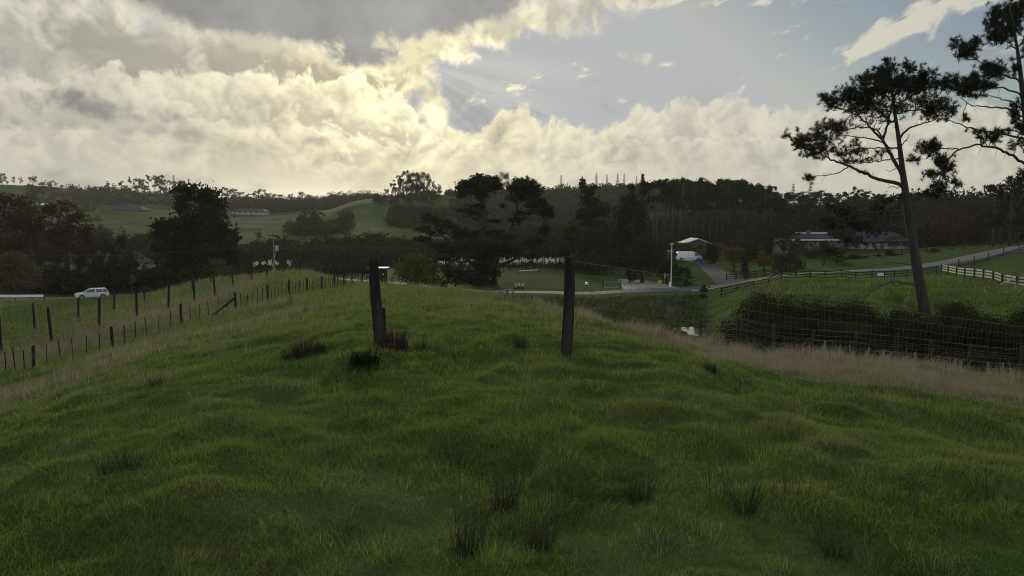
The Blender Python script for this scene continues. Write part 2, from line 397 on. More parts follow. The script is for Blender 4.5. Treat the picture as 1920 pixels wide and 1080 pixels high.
fine3 = w.noise(w.v('ADD', WP2, (1.3, 9.2, 0)), .8, 4, .55, dim='2D')
def curve(pts):
    """height of a cloud top along the horizon, photo rows -> angle"""
    n = w.n('ShaderNodeFloatCurve'); c = n.mapping.curves[0]
    xs = [(azel(px, py)[0]+1.0)/2.0 for px, py in pts]; ys = [azel(px, py)[1] for px, py in pts]
    while len(c.points) < len(pts)+2: c.points.new(.5, .5)
    allp = [(0, ys[0])]+list(zip(xs, ys))+[(1, ys[-1])]
    for p, (x, y) in zip(c.points, allp): p.location = (x, y)
    n.mapping.update()
    w.put(n.inputs['Value'], w.m('MULTIPLY', w.m('ADD', AZ, 1.0), .5)); return w.m('MULTIPLY', n.outputs[0], K/100)
def bank(under, pts, seed, amp, bsc, soft, dk, core=.55, alpha=.05, dens=1.0, namp=.5):
    h = curve(pts)
    b = w.m('SUBTRACT', puff(WP, bsc*.9, seed, 4), .18)
    f = w.m('ADD', w.m('SUBTRACT', h, EV0), w.m('ADD', w.m('MULTIPLY', b, amp*1.7), w.m('MULTIPLY', w.m('SUBTRACT', fine, .5), namp*1.1)))
    inner = w.m('SUBTRACT', w.m('ADD', w.m('MULTIPLY', f, .8), w.m('MULTIPLY', w.m('SUBTRACT', fine2, .5), .5)), relief)
    dcol = tone(thick, w.m('MULTIPLY', w.m('ADD', w.m('MULTIPLY', glow, .30), .31), dk))
    a = w.m('MULTIPLY', w.ss(f, -.03, alpha+.10), dens)
    t = w.ss(inner, -.15, core+.15)
    return w.mix(a, under, w.mix(t, bright, dcol))
sky = clear
# high thin veil over the right, small wisps
def wisps(under, lst, seed, sc, gain, streak=None, th=.55, soft=.35, col=None):
    cov = blobs(WP, lst)
    vec = w.v('ADD', WP2, (seed, seed, 0))
    if streak is not None:
        n = w.n('ShaderNodeVectorRotate', rotation_type='Z_AXIS'); w.put(n.inputs['Vector'], vec); n.inputs['Angle'].default_value = -R(streak)
        vec = w.v('MULTIPLY', n.outputs[0], (.45, 1.25, 1))
    nz = w.noise(vec, sc, 4, .6, dim='2D')
    f = w.m('SUBTRACT', w.m('ADD', cov, w.m('MULTIPLY', w.m('SUBTRACT', nz, .5), 2.4)), th)
    a = w.ss(f, -.05, soft+.25)
    return w.mix(w.m('MULTIPLY', a, gain), under, col or bright)
sky = wisps(sky, [(1615,84,64,18,.92,24),(1700,44,78,22,.84,24),(1800,6,78,24,.82,22),(1890,72,55,26,.7,20),(1915,-8,90,22,.7,14)], 3.0, 3.4, .9, 28)
sky = wisps(sky, [(1500,42,42,16,.75,24),(1472,98,36,9,.85,12),(1245,119,22,11,.95,0),(1328,100,18,6,.7,0),(1392,152,11,24,.95,0),(965,160,60,18,.75,18),(1092,136,40,14,.8,10),(870,188,26,9,.7,0),(1166,190,16,8,.7,0),(1280,5,150,14,.7,0),(1560,-30,200,30,.6,0),(1750,110,30,20,.45,20),(1340,60,10,5,.3,0)], 11.0, 4.2, .85, 15, .58, .3)
# broken cloud over the left half
cov = blobs(base, [(250,150,620,110,1.0),(-250,120,500,170,1.0),(620,120,190,70,.62),(720,90,110,40,.6),(1000,30,170,34,.78),(850,60,110,36,.7),(360,115,22,26,-.75),(105,145,40,24,-.6),(280,60,60,20,-.35),(880,150,120,50,-.5),(1150,-10,130,22,.6)])
f = w.m('SUBTRACT', w.m('ADD', cov, w.m('MULTIPLY', w.m('SUBTRACT', w.m('ADD', w.m('MULTIPLY', fine2, .6), w.m('MULTIPLY', fine, .4)), .5), 1.4)), w.m('SUBTRACT', .45, w.m('MULTIPLY', lump, 1.1)))
inner = w.m('SUBTRACT', w.m('ADD', w.m('MULTIPLY', f, .5), w.m('MULTIPLY', w.m('SUBTRACT', fine3, .5), 1.9)), relief)
dcol = tone(thick, w.m('ADD', w.m('MULTIPLY', glow, .22), .24))
sky = w.mix(w.ss(f, -.05, .42), sky, w.mix(w.ss(inner, -.18, .62), bright, dcol))
# banks of cumulus on the horizon, farthest first
sky = bank(sky, [(-900,150),(0,150),(200,135),(400,130),(600,150),(690,165),(765,185),(790,232),(850,243),(900,240),(935,203),(985,203),(1030,232),(1060,240),(1120,240),(1190,214),(1290,196),(1370,190),(1440,205),(1520,200),(1640,205),(1800,205),(1920,195),(2600,160)], 4.0, .42, 1.5, .06, 1.0)
sky = bank(sky, [(-900,200),(0,180),(150,150),(300,165),(400,215),(480,200),(600,230),(680,250),(760,262),(860,262),(950,238),(1040,248),(1100,270),(1180,262),(1290,250),(1420,240),(1540,262),(1700,270),(1920,250),(2600,200)], 17.0, .45, 1.9, .06, .97, .5)
sky = bank(sky, [(-900,250),(0,250),(180,225),(330,262),(470,225),(560,262),(690,300),(820,285),(960,280),(1100,305),(1250,290),(1400,300),(1600,310),(1920,300),(2600,280)], 29.0, .4, 1.4, .06, .98, .6, .12, .8)
# low haze band along the horizon
hz = w.ss(EV0, 1.3, .05)
sky = w.mix(w.m('MULTIPLY', hz, .7), sky, tone(w.mix(w.m('ADD', glow, glow3, clamp=True), (.98, .97, .86), (1.0, .93, .66)), w.m('ADD', w.m('MULTIPLY', glow3, .70), w.m('ADD', w.m('MULTIPLY', glow, .40), .40))))
lay = w.noise(w.v('MULTIPLY', WP2, (.55, 1.3, 1)), 1.15, 4, .55, dim='2D')      # flat layers in the cloud field
sky = w.mix(w.m('MULTIPLY', w.m('MULTIPLY', w.ss(lay, .45, .66), w.ss(EV0, 3.2, 1.6)), w.m('MULTIPLY', w.ss(AZ, .35, .0), .75)), sky, w.scale(sky, .70))
# dark thick stratus across the top left
cov = blobs(base, [(540,10,330,62,1.25),(820,0,120,40,.5),(20,95,110,50,.35),(690,112,80,26,.8),(150,190,120,26,.45),(330,225,110,26,.62),(120,215,90,20,.2),(-350,60,330,200,.6),(500,-420,1100,330,1.2),(930,-60,200,50,.5),(70,15,150,55,-.45)])
f = w.m('SUBTRACT', w.m('ADD', cov, w.m('MULTIPLY', w.m('SUBTRACT', w.m('ADD', w.m('MULTIPLY', fine2, .65), w.m('MULTIPLY', fine, .35)), .5), 1.25)), .52)
dcol = tone((1.0, .99, .95), w.m('ADD', w.m('MULTIPLY', glow, .10), w.m('MULTIPLY', w.m('ADD', fine3, .45), .20)))
sky = w.mix(w.ss(f, -.05, .55), sky, w.mix(w.ss(f, .02, .62), w.scale(bright, .98), dcol))
# the rest of the dome: scattered cloud behind and overhead
up = w.m('MAXIMUM', w.ss(EL, .42, .8), w.ss(w.m('ABSOLUTE', AZ), .95, 1.5))
sky = w.mix(w.m('MULTIPLY', up, .9), sky, w.scale((.92, .96, 1.0), w.m('ADD', .36, w.m('MULTIPLY', fine3, .44))))
below = w.ss(EL, .0, -.05)
sky = w.mix(below, sky, (.10, .11, .08))
bg = w.n('ShaderNodeBackground'); w.put(bg.inputs[0], w.scale(sky, 1/STR)); bg.inputs[1].default_value = STR
out = w.n('ShaderNodeOutputWorld'); W.node_tree.links.new(bg.outputs[0], out.inputs[0])
W.cycles.sampling_method = 'MANUAL'; W.cycles.sample_map_resolution = 512
sl = bpy.data.lights.new("sun", 'SUN'); so = bpy.data.objects.new("sun", sl); COL.objects.link(so)
sl.energy = 1.5; sl.angle = R(10); sl.color = (1.0, .90, .68)
so.rotation_euler = Vector((-sd[0], -sd[1], -sd[2])).to_track_quat('-Z', 'Y').to_euler()
# ------------------------------------------------------------------ ground sheet, grass, roads, pond
CREST = ([900,1000,1100,1200,1300,1400,1500,1700,1920,2300],[56,42,33,20,18,17,16.5,15.5,15.5,15.5])
def dry_mask(x, y):
    px = CX+F*x/np.maximum(y, .1)*1.0
    dc = np.interp(px, *CREST); q = y/dc
    n = fbm(x*.35, y*.35, 61, 4); n2 = fbm(x*1.3, y*1.3, 67, 3)
    a = sstep(np.interp(px, [1100, 1350], [.80, .56]), np.interp(px, [1100, 1350], [.98, .84]), q+(n-.5)*.85)*(1-sstep(1.6, 2.2, q))*sstep(980, 1230, px)
    a = a*(.82+.4*n2)
    a = np.maximum(a, .40*sstep(.55, .8, q+(n-.5)*.7)*sstep(1150, 1500, px)*sstep(.45, .6, n2)*(1-sstep(1.6, 2.2, q)))
    a = np.maximum(a, .35*sstep(930, 980, px)*sstep(.7, .95, q)*(1-sstep(1.1, 1.5, q)))
    # rank grass along the deer fence and below it
    dA = np.interp(px, [-300, 2, 97, 186, 257, 316, 365, 403, 472, 530, 600], [34, 40, 43, 46, 50, 55, 62, 70, 86, 105, 112])
    b = np.exp(-((y-dA+3)/(dA*.10))**2)*(px < 640)*.85*(.5+n)*(1-.92*sstep(72, 98, y))
    c = np.exp(-((y-17)/7.0)**2)*(1-sstep(250, 480, px))*sstep(.45, .65, n)*.42
    e = .55*sstep(.5, .68, fbm(x*.12, y*.12, 71, 4))*sstep(10, 30, y)*(y < 115)*(px < 760)
    g = .30*sstep(.56, .70, fbm(x*.8, y*.8, 77, 3))+.045
    return np.clip(np.maximum.reduce([a, b, c, e*.6, g*.6]), 0, 1)
def lush_lit_mask(x, y):
    return sstep(13, 20, x)*sstep(48, 54, y)*(1-sstep(88, 98, y))*(.55+.45*sstep(.4, .6, fbm(x*.3, y*.5, 141, 3)))*(1-.7*sstep(60, 75, x))*(x > 0)*(.30+.70*terrace(x, y))  # lush green mound; terrace treads coloured lighter to imitate backlit tops
def shade_tone_mask(x, y):
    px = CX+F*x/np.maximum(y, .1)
    a = sstep(925, 960, px)*(1-sstep(1325, 1365, px+(y-70)*.9))*sstep(30, 48, y)*(1-sstep(103, 106, y))  # bank facing away from the light: its shade put in as darker grass colour
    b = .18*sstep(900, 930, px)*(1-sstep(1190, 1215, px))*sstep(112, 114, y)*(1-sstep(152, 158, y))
    c = .75*(1-terrace(x, y))*sstep(13, 20, x)*sstep(52, 57, y)*(1-sstep(88, 98, y))  # terrace risers coloured darker to imitate their unlit lee sides
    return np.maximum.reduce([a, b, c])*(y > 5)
POND_C = P(1318, 621, 74)[:2]; POND_Z = -9.5
def grid():
    fr = np.arange(-50, 50.01, .17); bk = np.arange(54, 306, 4.0)
    ang = np.radians(np.concatenate([fr, bk]))
    r = np.concatenate([[.0], np.exp(np.linspace(math.log(.5), math.log(1500), 600))])
    A, Q = np.meshgrid(ang, r)
    x = (Q*np.sin(A)).ravel(); y = (Q*np.cos(A)).ravel()
    z = terrain(x, y)
    na = len(ang); nr = len(r)
    i = np.arange(nr-1)[:, None]; j = np.arange(na)[None, :]
    q = np.stack([i*na+j, i*na+(j+1) % na, (i+1)*na+(j+1) % na, (i+1)*na+j], -1).reshape(-1, 4)[:, ::-1]
    return np.stack([x, y, z], 1), q, x, y
gv, gq, gx, gy = grid()
m, t, b = mat('ground')
pos = t.n('ShaderNodeNewGeometry').outputs['Position']
dry = t.attr('dry'); wood = t.attr('wood')
n1 = t.noise(pos, 1.1, 6, .6); n2 = t.noise(pos, .035, 5, .6); n3 = t.noise(pos, 9.0, 4, .7)
lush_lit = t.attr('lush_lit')
gcol = t.mix(t.ss(n1, .35, .65), (.034, .058, .013), (.052, .080, .019))
gcol = t.mix(t.ss(t.v('LENGTH', pos), 55, 105), gcol, t.scale(gcol, .85))  # ground beyond the dense blades darkened to stand for their self-shadowing
gcol = t.mix(lush_lit, gcol, (.060, .092, .016))
gcol = t.mix(t.attr('shade_tone'), gcol, (.012, .021, .007))  # shade of the bank and the risers, mixed into the ground colour
gcol = t.mix(t.ss(n3, .45, .75), gcol, (.022, .036, .010))
gcol = t.mix(t.m('MULTIPLY', t.ss(n2, .42, .62), t.ss(t.v('LENGTH', pos), 120, 260)), gcol, (.028, .038, .014))
gcol = t.mix(t.ss(t.v('LENGTH', pos), 170, 260), gcol, t.scale(gcol, .95))
gcol = t.mix(t.m('MULTIPLY', dry, t.m('ADD', .45, t.m('MULTIPLY', n3, .5))), gcol, (.125, .105, .062))
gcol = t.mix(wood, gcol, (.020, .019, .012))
t.put(b.inputs['Base Color'], gcol); b.inputs['Roughness'].default_value = 1.0; b.inputs['Specular IOR Level'].default_value = .01
bn = t.n('ShaderNodeBump'); bn.inputs['Strength'].default_value = .7; bn.inputs['Distance'].default_value = .12
hgt = t.m('ADD', t.noise(pos, 3.0, 6, .7), t.m('MULTIPLY', t.noise(pos, .5, 4, .6), 1.5))
t.put(bn.inputs['Height'], hgt); t.put(b.inputs['Normal'], bn.outputs[0])
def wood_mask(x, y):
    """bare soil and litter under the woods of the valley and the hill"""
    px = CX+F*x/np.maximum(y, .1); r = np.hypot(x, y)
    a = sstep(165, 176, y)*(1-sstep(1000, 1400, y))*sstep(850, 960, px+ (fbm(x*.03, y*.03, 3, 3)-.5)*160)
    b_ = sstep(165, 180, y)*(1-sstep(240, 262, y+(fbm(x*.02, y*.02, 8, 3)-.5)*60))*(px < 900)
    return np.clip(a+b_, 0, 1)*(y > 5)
gme = bigmesh('ground', gv, gq, m, {'dry': dry_mask(gx, gy)*(gy > 1), 'wood': wood_mask(gx, gy), 'lush_lit': lush_lit_mask(gx, gy), 'shade_tone': shade_tone_mask(gx, gy)}, smooth=True)
tag(link('ground', gme), kind='structure')

# grass blades -------------------------------------------------------------
m, t, b = mat('grass_blade')
dry = t.attr('dry'); tint = t.attr('tint')
pos = t.n('ShaderNodeNewGeometry').outputs['Position']
gn = t.noise(pos, .9, 4, .6)
c = t.mix(tint, (.042, .076, .013), (.150, .196, .042))
c = t.mix(t.ss(gn, .45, .7), c, t.mix(tint, (.074, .096, .020), (.175, .198, .052)))
c = t.mix(t.ss(t.noise(pos, .33, 3, .6), .5, .68), c, t.mix(tint, (.028, .056, .014), (.090, .132, .034)))
c = t.mix(t.attr('lush_lit'), c, t.mix(tint, (.062, .100, .015), (.115, .160, .026)))
c = t.mix(t.attr('shade_tone'), c, t.mix(tint, (.012, .024, .006), (.032, .052, .013)))  # the same painted shade in the blade colour
c = t.mix(dry, c, t.mix(tint, (.14, .118, .075), (.26, .225, .155)))
t.put(b.inputs['Base Color'], c); b.inputs['Roughness'].default_value = .6; b.inputs['Specular IOR Level'].default_value = .07
tr = t.n('ShaderNodeBsdfTranslucent'); t.put(tr.inputs[0], t.scale(c, 1.25))
mx = t.n('ShaderNodeMixShader'); mx.inputs[0].default_value = .38
t.nt.links.new(b.outputs[0], mx.inputs[1]); t.nt.links.new(tr.outputs[0], mx.inputs[2]); t.nt.links.new(mx.outputs[0], t.nt.nodes['Material Output'].inputs['Surface'])
def blades(n, r1, r2, ln, wd, seg, seed, clump=0):
    g = np.random.default_rng(seed)
    nc = n//clump if clump else n
    a = np.radians(g.uniform(-41, 41, nc)); r = np.sqrt(g.uniform(r1*r1, r2*r2, nc))
    x = r*np.sin(a); y = r*np.cos(a)
    if clump:                      # tussocks: longer blades that spread from one crown
        i = np.arange(n) % nc; sz = (.5+g.random(nc))[i]; x0 = x[i]; y0 = y[i]
        ox = g.normal(0, .075, n)*sz; oy = g.normal(0, .075, n)*sz; x = x0+ox; y = y0+oy
    tuft = np.clip(fbm(x*1.7, y*1.7, 91, 3), .3, 1) if not clump else np.full(n, .72)
    keep = g.random(n) < .35+1.1*tuft
    if r2 > 90:
        keep &= (dist_path(x, y, ROADP) > 3.6)
    keep &= np.hypot((x-POND_C[0])/2.6, (y-POND_C[1])/5.0) > 1.0
    x = x[keep]; y = y[keep]; n = len(x); tuft = tuft[keep]
    z = terrain(x, y)-.01
    dr = dry_mask(x, y); isd = (g.random(n) < dr*.80).astype(float)
    L = ln*(1+.35*isd*sstep(7, 13, np.hypot(x, y)))*(.5+1.0*g.random(n))*(.20+1.7*tuft)*(1+isd*1.5*g.random(n)*sstep(6, 13, np.hypot(x, y)))
    Wd = wd*(.7+.6*g.random(n))*(1-.45*isd)
    th = fbm(x*.7, y*.7, 101, 2)*9+g.normal(0, .9, n)
    if clump: th = np.arctan2(oy, ox)[keep]+g.normal(0, .5, n)
    lean = np.clip(.25+.35*g.random(n)+.5*(tuft-.4), .05, 1.1)
    dx = np.cos(th); dy = np.sin(th)
    ph = th+g.normal(1.57, .6, n); wx = np.cos(ph)*Wd/2; wy = np.sin(ph)*Wd/2
    if seg == 2:
        v = np.zeros((n, 5, 3)); m1 = .5
        v[:, 0] = np.stack([x-wx, y-wy, z], 1); v[:, 1] = np.stack([x+wx, y+wy, z], 1)
        mx_ = x+dx*L*lean*.28; my_ = y+dy*L*lean*.28; mz = z+L*.58
        v[:, 2] = np.stack([mx_-wx*.7, my_-wy*.7, mz], 1); v[:, 3] = np.stack([mx_+wx*.7, my_+wy*.7, mz], 1)
        v[:, 4] = np.stack([x+dx*L*lean, y+dy*L*lean, z+L*(1-.33*lean*lean)], 1)
        f = np.array([[0, 1, 3], [0, 3, 2], [2, 3, 4]])[None]+(np.arange(n)*5)[:, None, None]; k = 5
    else:
        v = np.zeros((n, 3, 3))
        v[:, 0] = np.stack([x-wx, y-wy, z], 1); v[:, 1] = np.stack([x+wx, y+wy, z], 1)
        v[:, 2] = np.stack([x+dx*L*lean, y+dy*L*lean, z+L*(1-.25*lean)], 1)
        f = np.array([[0, 1, 2]])[None]+(np.arange(n)*3)[:, None, None]; k = 3
    return v.reshape(-1, 3), f.reshape(-1, 3), np.repeat(isd*(.75+.25*g.random(n)), k), np.repeat(lush_lit_mask(x, y), k), np.repeat(shade_tone_mask(x, y), k), np.repeat(np.clip(g.normal(.5, .25, n)+.6*(tuft-.5), 0, 1), k)
GQ = 1.0
BANDS = [(120000,1.0,4,.036,.0042,2),(230000,4,8,.038,.0053,2),(270000,8,16,.046,.0085,2),(230000,16,32,.08,.015,2),(230000,32,64,.17,.032,1),(190000,64,118,.25,.07,1)]
TUSS = [(24000,2.0,7,.050,.0045,2,85),(44000,7,15,.058,.0072,2,65),(40000,15,34,.09,.013,2,45)]
V, Fc, D, T, LU, SH = [], [], [], [], [], []; o = 0
for k, (n, a, b_, ln, wd, sg, *cl) in enumerate(BANDS+TUSS):
    v, f, dd, lu, sh, tt = blades(int(n*GQ), a, b_, ln, wd, sg, 200+k, *cl)
    V.append(v); Fc.append(f+o); D.append(dd); T.append(tt); LU.append(lu); SH.append(sh); o += len(v)
tag(link('grass', bigmesh('grass', np.concatenate(V), np.concatenate(Fc), m, {'dry': np.concatenate(D), 'tint': np.concatenate(T), 'lush_lit': np.concatenate(LU), 'shade_tone': np.concatenate(SH)})), 'tufted green and straw coloured pasture grass on the hill', 'grass', kind='stuff')

# roads, driveway, pond -----------------------------------------------------
asph = simple('asphalt', (.050, .054, .066), .85, vary=.25, scale=.7, bump=.15)
asph2 = simple('driveway_asphalt', (.028, .029, .036), .85, vary=.3, scale=.8, bump=.15)
conc = simple('concrete', (.20, .19, .17), .8, vary=.25, scale=.8)
def strip(name, path, half, dz, material, n=5):
    tg = np.gradient(path, axis=0); tg /= np.linalg.norm(tg, axis=1, keepdims=True); nr = np.stack([tg[:, 1], -tg[:, 0]], 1)
    k = len(path); q = np.linspace(-1, 1, n)
    hw = np.broadcast_to(np.asarray(half, float), (k,))
    xy = path[:, None, :]+nr[:, None, :]*(q[None, :, None]*hw[:, None, None])
    zc = terrain0(path[:, 0], path[:, 1]); zz = terrain0(xy[..., 0].ravel(), xy[..., 1].ravel()).reshape(k, n)
    zz = np.maximum(zz, zc[:, None]-.25)+dz-.03*(q*q)[None]
    v = np.concatenate([xy, zz[..., None]], 2).reshape(-1, 3)
    f = [(i*n+j, i*n+j+1, (i+1)*n+j+1, (i+1)*n+j) for i in range(k-1) for j in range(n-1)]
    lo = len(v); e = v.reshape(k, n, 3)
    lv = np.concatenate([e[:, 0], e[:, -1]]).copy(); lv[:, 2] -= .4
    v = np.concatenate([v, lv])
    f += [(i*n, (i+1)*n, lo+i+1, lo+i) for i in range(k-1)]+[((i+1)*n+n-1, i*n+n-1, lo+k+i, lo+k+i+1) for i in range(k-1)]
    return tag(link(name, bigmesh(name, v, np.array(f), material, smooth=False)), kind='structure')
strip('road', ROADP, 3.0, .16, asph)
strip('driveway', DRIVEP, 2.3, .19, asph2)
strip('side_lane', LANEP, np.linspace(4.5, 2.0, len(LANEP)), .175, conc)
mk = MB()
tg = np.gradient(ROADP, axis=0); tg /= np.linalg.norm(tg, axis=1, keepdims=True); nr = np.stack([tg[:, 1], -tg[:, 0]], 1)
pxs = CX+F*ROADP[:, 0]/ROADP[:, 1]
edge = [i for i in range(len(ROADP)) if 1270 < pxs[i] < 1420]
v = []
for i in edge:
    for s in (2.62, 2.95):
        q = ROADP[i]+nr[i]*s; zc = float(terrain0(ROADP[i][0], ROADP[i][1])[0]); zz = max(float(terrain0(q[0], q[1])[0]), zc-.25)
        v.append((q[0], q[1], zz+.16-.03*(s/3)**2+.03))
mk.add(v, [(2*i, 2*i+1, 2*i+3, 2*i+2) for i in range(len(edge)-1)])
tag(mk.build('road_edge_line', simple('road_paint', (.75, .75, .72), .6)), kind='structure')
m, t, b = mat('pond_water'); b.inputs['Base Color'].default_value = (.03, .035, .03, 1); b.inputs['Roughness'].default_value = .04; b.inputs['Specular IOR Level'].default_value = .6
bn = t.n('ShaderNodeBump'); bn.inputs['Strength'].default_value = .06; t.put(bn.inputs['Height'], t.noise(t.n('ShaderNodeNewGeometry').outputs['Position'], 2.5, 3)); t.put(b.inputs['Normal'], bn.outputs[0])
ang = np.linspace(0, 2*math.pi, 41)[:-1]; wob = 1+.18*np.sin(ang*3+1)+.1*np.sin(ang*5)
pv = [(POND_C[0], POND_C[1], POND_Z)]+[(POND_C[0]+2.6*math.cos(a)*w_, POND_C[1]+2.9*math.sin(a)*w_, POND_Z) for a, w_ in zip(ang, wob)]
tag(MB().add(pv, [(0, 1+i, 1+(i+1) % 40) for i in range(40)]).build('pond', m), kind='structure')
# haze ------------------------------------------------------------------------
HAZE = .00011
hm = bpy.data.materials.new('haze'); hm.use_nodes = True; hn = NT(hm.node_tree); hm.node_tree.nodes.remove(hm.node_tree.nodes['Principled BSDF'])
pv_ = hn.n('ShaderNodeVolumePrincipled'); pv_.inputs['Color'].default_value = (.86, .87, .82, 1); pv_.inputs['Density'].default_value = HAZE; pv_.inputs['Anisotropy'].default_value = .35
hm.node_tree.links.new(pv_.outputs[0], hm.node_tree.nodes['Material Output'].inputs['Volume'])
tag(MB().box(-1600, 1600, -1600, 1600, float(gv[:, 2].min())-1, 80).build('haze', hm), 'thin pale evening haze lying over the hills', 'haze', kind='stuff')
# ------------------------------------------------------------------ foliage tools
bark = simple('bark', (.035, .030, .026), .9, vary=.5, scale=3, bump=.6, stretch=(1, 1, .25))
bark_pale = simple('pale_bark', (.06, .055, .048), .85, vary=.4, scale=3, stretch=(1, 1, .25))
bark_pine = simple('pine_bark', (.022, .020, .019), .95, c2=(.045, .041, .038), scale=2.2, bump=1.0, stretch=(1, 1, .22))
LM = {
 'dark': leafmat('leaf_dark', (0.0088, 0.0136, 0.0068), (0.0204, 0.0272, 0.0109)),
 'green': leafmat('leaf_green', (0.0150, 0.0245, 0.0095), (0.0299, 0.0422, 0.0136)),
 'olive': leafmat('leaf_olive', (0.0408, 0.0510, 0.0163), (0.0867, 0.0969, 0.0266)),
 'red': leafmat('leaf_red', (.026, .013, .011), (.058, .021, .017)),
 'brown': leafmat('leaf_brown', (0.0272, 0.0163, 0.0102), (0.0490, 0.0272, 0.0150)),
 'amber': leafmat('leaf_amber', (0.0476, 0.0394, 0.0122), (0.0884, 0.0680, 0.0177)),
 'bronze': leafmat('leaf_bronze', (.055, .046, .022), (.085, .070, .034)),
 'hill': leafmat('leaf_hill', (0.011, 0.014, 0.0075), (0.022, 0.026, 0.012)),
 'scrub': leafmat('leaf_scrub', (0.018, 0.017, 0.010), (0.036, 0.033, 0.019)),
 'needle': leafmat('pine_needle', (0.0082, 0.0136, 0.0068), (0.0177, 0.0258, 0.0109), .2),
 'plume': leafmat('pampas_plume', (.62, .60, .54), (.78, .76, .70), .35),
}
def unit(g, n):
    v = g.normal(size=(n, 3)); return v/np.linalg.norm(v, axis=1, keepdims=True)
def leafquads(c, size, g, elong=.5, flat=0.0):
    """small random leaf quads at the points c"""
    n = len(c); a = unit(g, n)
    if flat: a[:, 2] *= (1-flat); a /= np.linalg.norm(a, axis=1, keepdims=True)
    r = unit(g, n); b = np.cross(a, r); b /= np.maximum(np.linalg.norm(b, axis=1, keepdims=True), 1e-6)
    s = (size*(.6+.8*g.random(n)))[:, None]
    v = np.stack([c+a*s, c+b*s*elong, c-a*s*.8, c-b*s*elong], 1)
    return v.reshape(-1, 3), np.arange(4*n).reshape(n, 4), np.repeat(np.clip(g.normal(.5, .28, n), 0, 1), 4)
def lobe(c, rad, n, g, sub=7, tight=.30):
    """points of one uneven clump: leaves gather round sub-clumps, so that gaps stay open"""
    c = np.asarray(c, float); rad = np.asarray(rad, float)
    k = max(3, sub); cc = c+unit(g, k)*(g.random((k, 1))**.45)*rad*.85
    i = g.integers(0, k, n)
    return cc[i]+g.normal(size=(n, 3))*rad*tight
def crown_mesh(name, lobes, leaf, material, seed, elong=.5, flat=0.0, tight=.30):
    g = np.random.default_rng(seed); pts = []
    for c, rad, n in lobes: pts.append(lobe(c, rad, int(n), g, max(4, int(n/45)), tight))
    v, f, t = leafquads(np.concatenate(pts), leaf, g, elong, flat)
    return bigmesh(name, v, f, material, {'tint': t})
def bend(a, b, g, n=5, sag=.12):
    a = np.asarray(a, float); b = np.asarray(b, float); L = np.linalg.norm(b-a); t = np.linspace(0, 1, n)[:, None]
    o = g.normal(size=3)*L*sag; o[2] = -abs(o[2])*.6
    return a+(b-a)*t+o*np.sin(t*math.pi)
def traced_tree(name, label, cat, d, base, lobes, mat_='dark', trunk=None, tw=6, leaf=.32, dens=1.0, depth=.8, group=None, seed=1, bk=None, stems=(), twigs=1.0, elong=.5, flat=0.0, tight=.30, parts=('trunk', 'crown')):
    """a tree whose outline was measured from the photo; it stands at distance d and gets a real depth"""
    g = np.random.default_rng(seed); bk = bk or bark
    root = empty(name, G(base, d)); tag(root, label, cat, group); o = np.array(root.location)
    s = d/F
    L = np.array([[q[0], q[1]] for q in lobes]); half = (L[:, 0].max()-L[:, 0].min())/2*s*depth*.5+.5
    L3 = []
    for q in lobes:
        px, row, rx, ry = q[:4]; k = q[4] if len(q) > 4 else 1.0
        dz = g.uniform(-1, 1)*half
        rr = (rx*s, max(rx, ry)*s*depth, ry*s)
        n = 26*k*dens*(rx*ry*s*s)/(leaf*leaf)*.30+25
        L3.append((P(px, row, d+dz)-o, rr, n))
    tp = trunk or [(base, None), (base+g.normal(0, 2), (lobes[0][1]+max(q[1] for q in lobes))/2)]
    T = [np.zeros(3) if r is None else P(p, r, d)-o for p, r in tp]
    T[0] = T[0]*np.array([1, 1, 0])+np.array([0, 0, -.3])
    T = np.array(T); mb = MB()
    rad = np.linspace(tw*s/2, tw*s/2*.4, len(T)); rad[0] *= 1.25
    mb.tube(T, rad, 9)
    ax = [T]
    for st in stems:
        *pp, w0 = st
        S = np.array([P(p, r, d+(zz[0] if zz else 0))-o for p, r, *zz in pp]); mb.tube(S, np.linspace(w0*s/2, w0*s/2*.35, len(S)), 6); ax.append(S)
    A = np.concatenate([np.linspace(a[i], a[i+1], 6) for a in ax for i in range(len(a)-1)])
    for c, rr, n in L3:
        low = A[A[:, 2] < c[2]-.1*rr[2]] if (A[:, 2] < c[2]).any() else A[:1]
        q = low[np.argmin(np.linalg.norm((low-c)*np.array([1, 1, 1.3]), axis=1))] if len(low) else A[0]
        for k in range(max(1, int(2*twigs))):
            e = c+unit(g, 1)[0]*np.array(rr)*.5
            mb.tube(bend(q, e, g), np.linspace(max(.10*tw*s, .03), .02, 5), 4, cap=False)
    mb.build(parts[0], bk, root, smooth=True)
    link(parts[1], crown_mesh(parts[1], L3, leaf, LM[mat_], seed+50, elong, flat, tight), root)
    return root
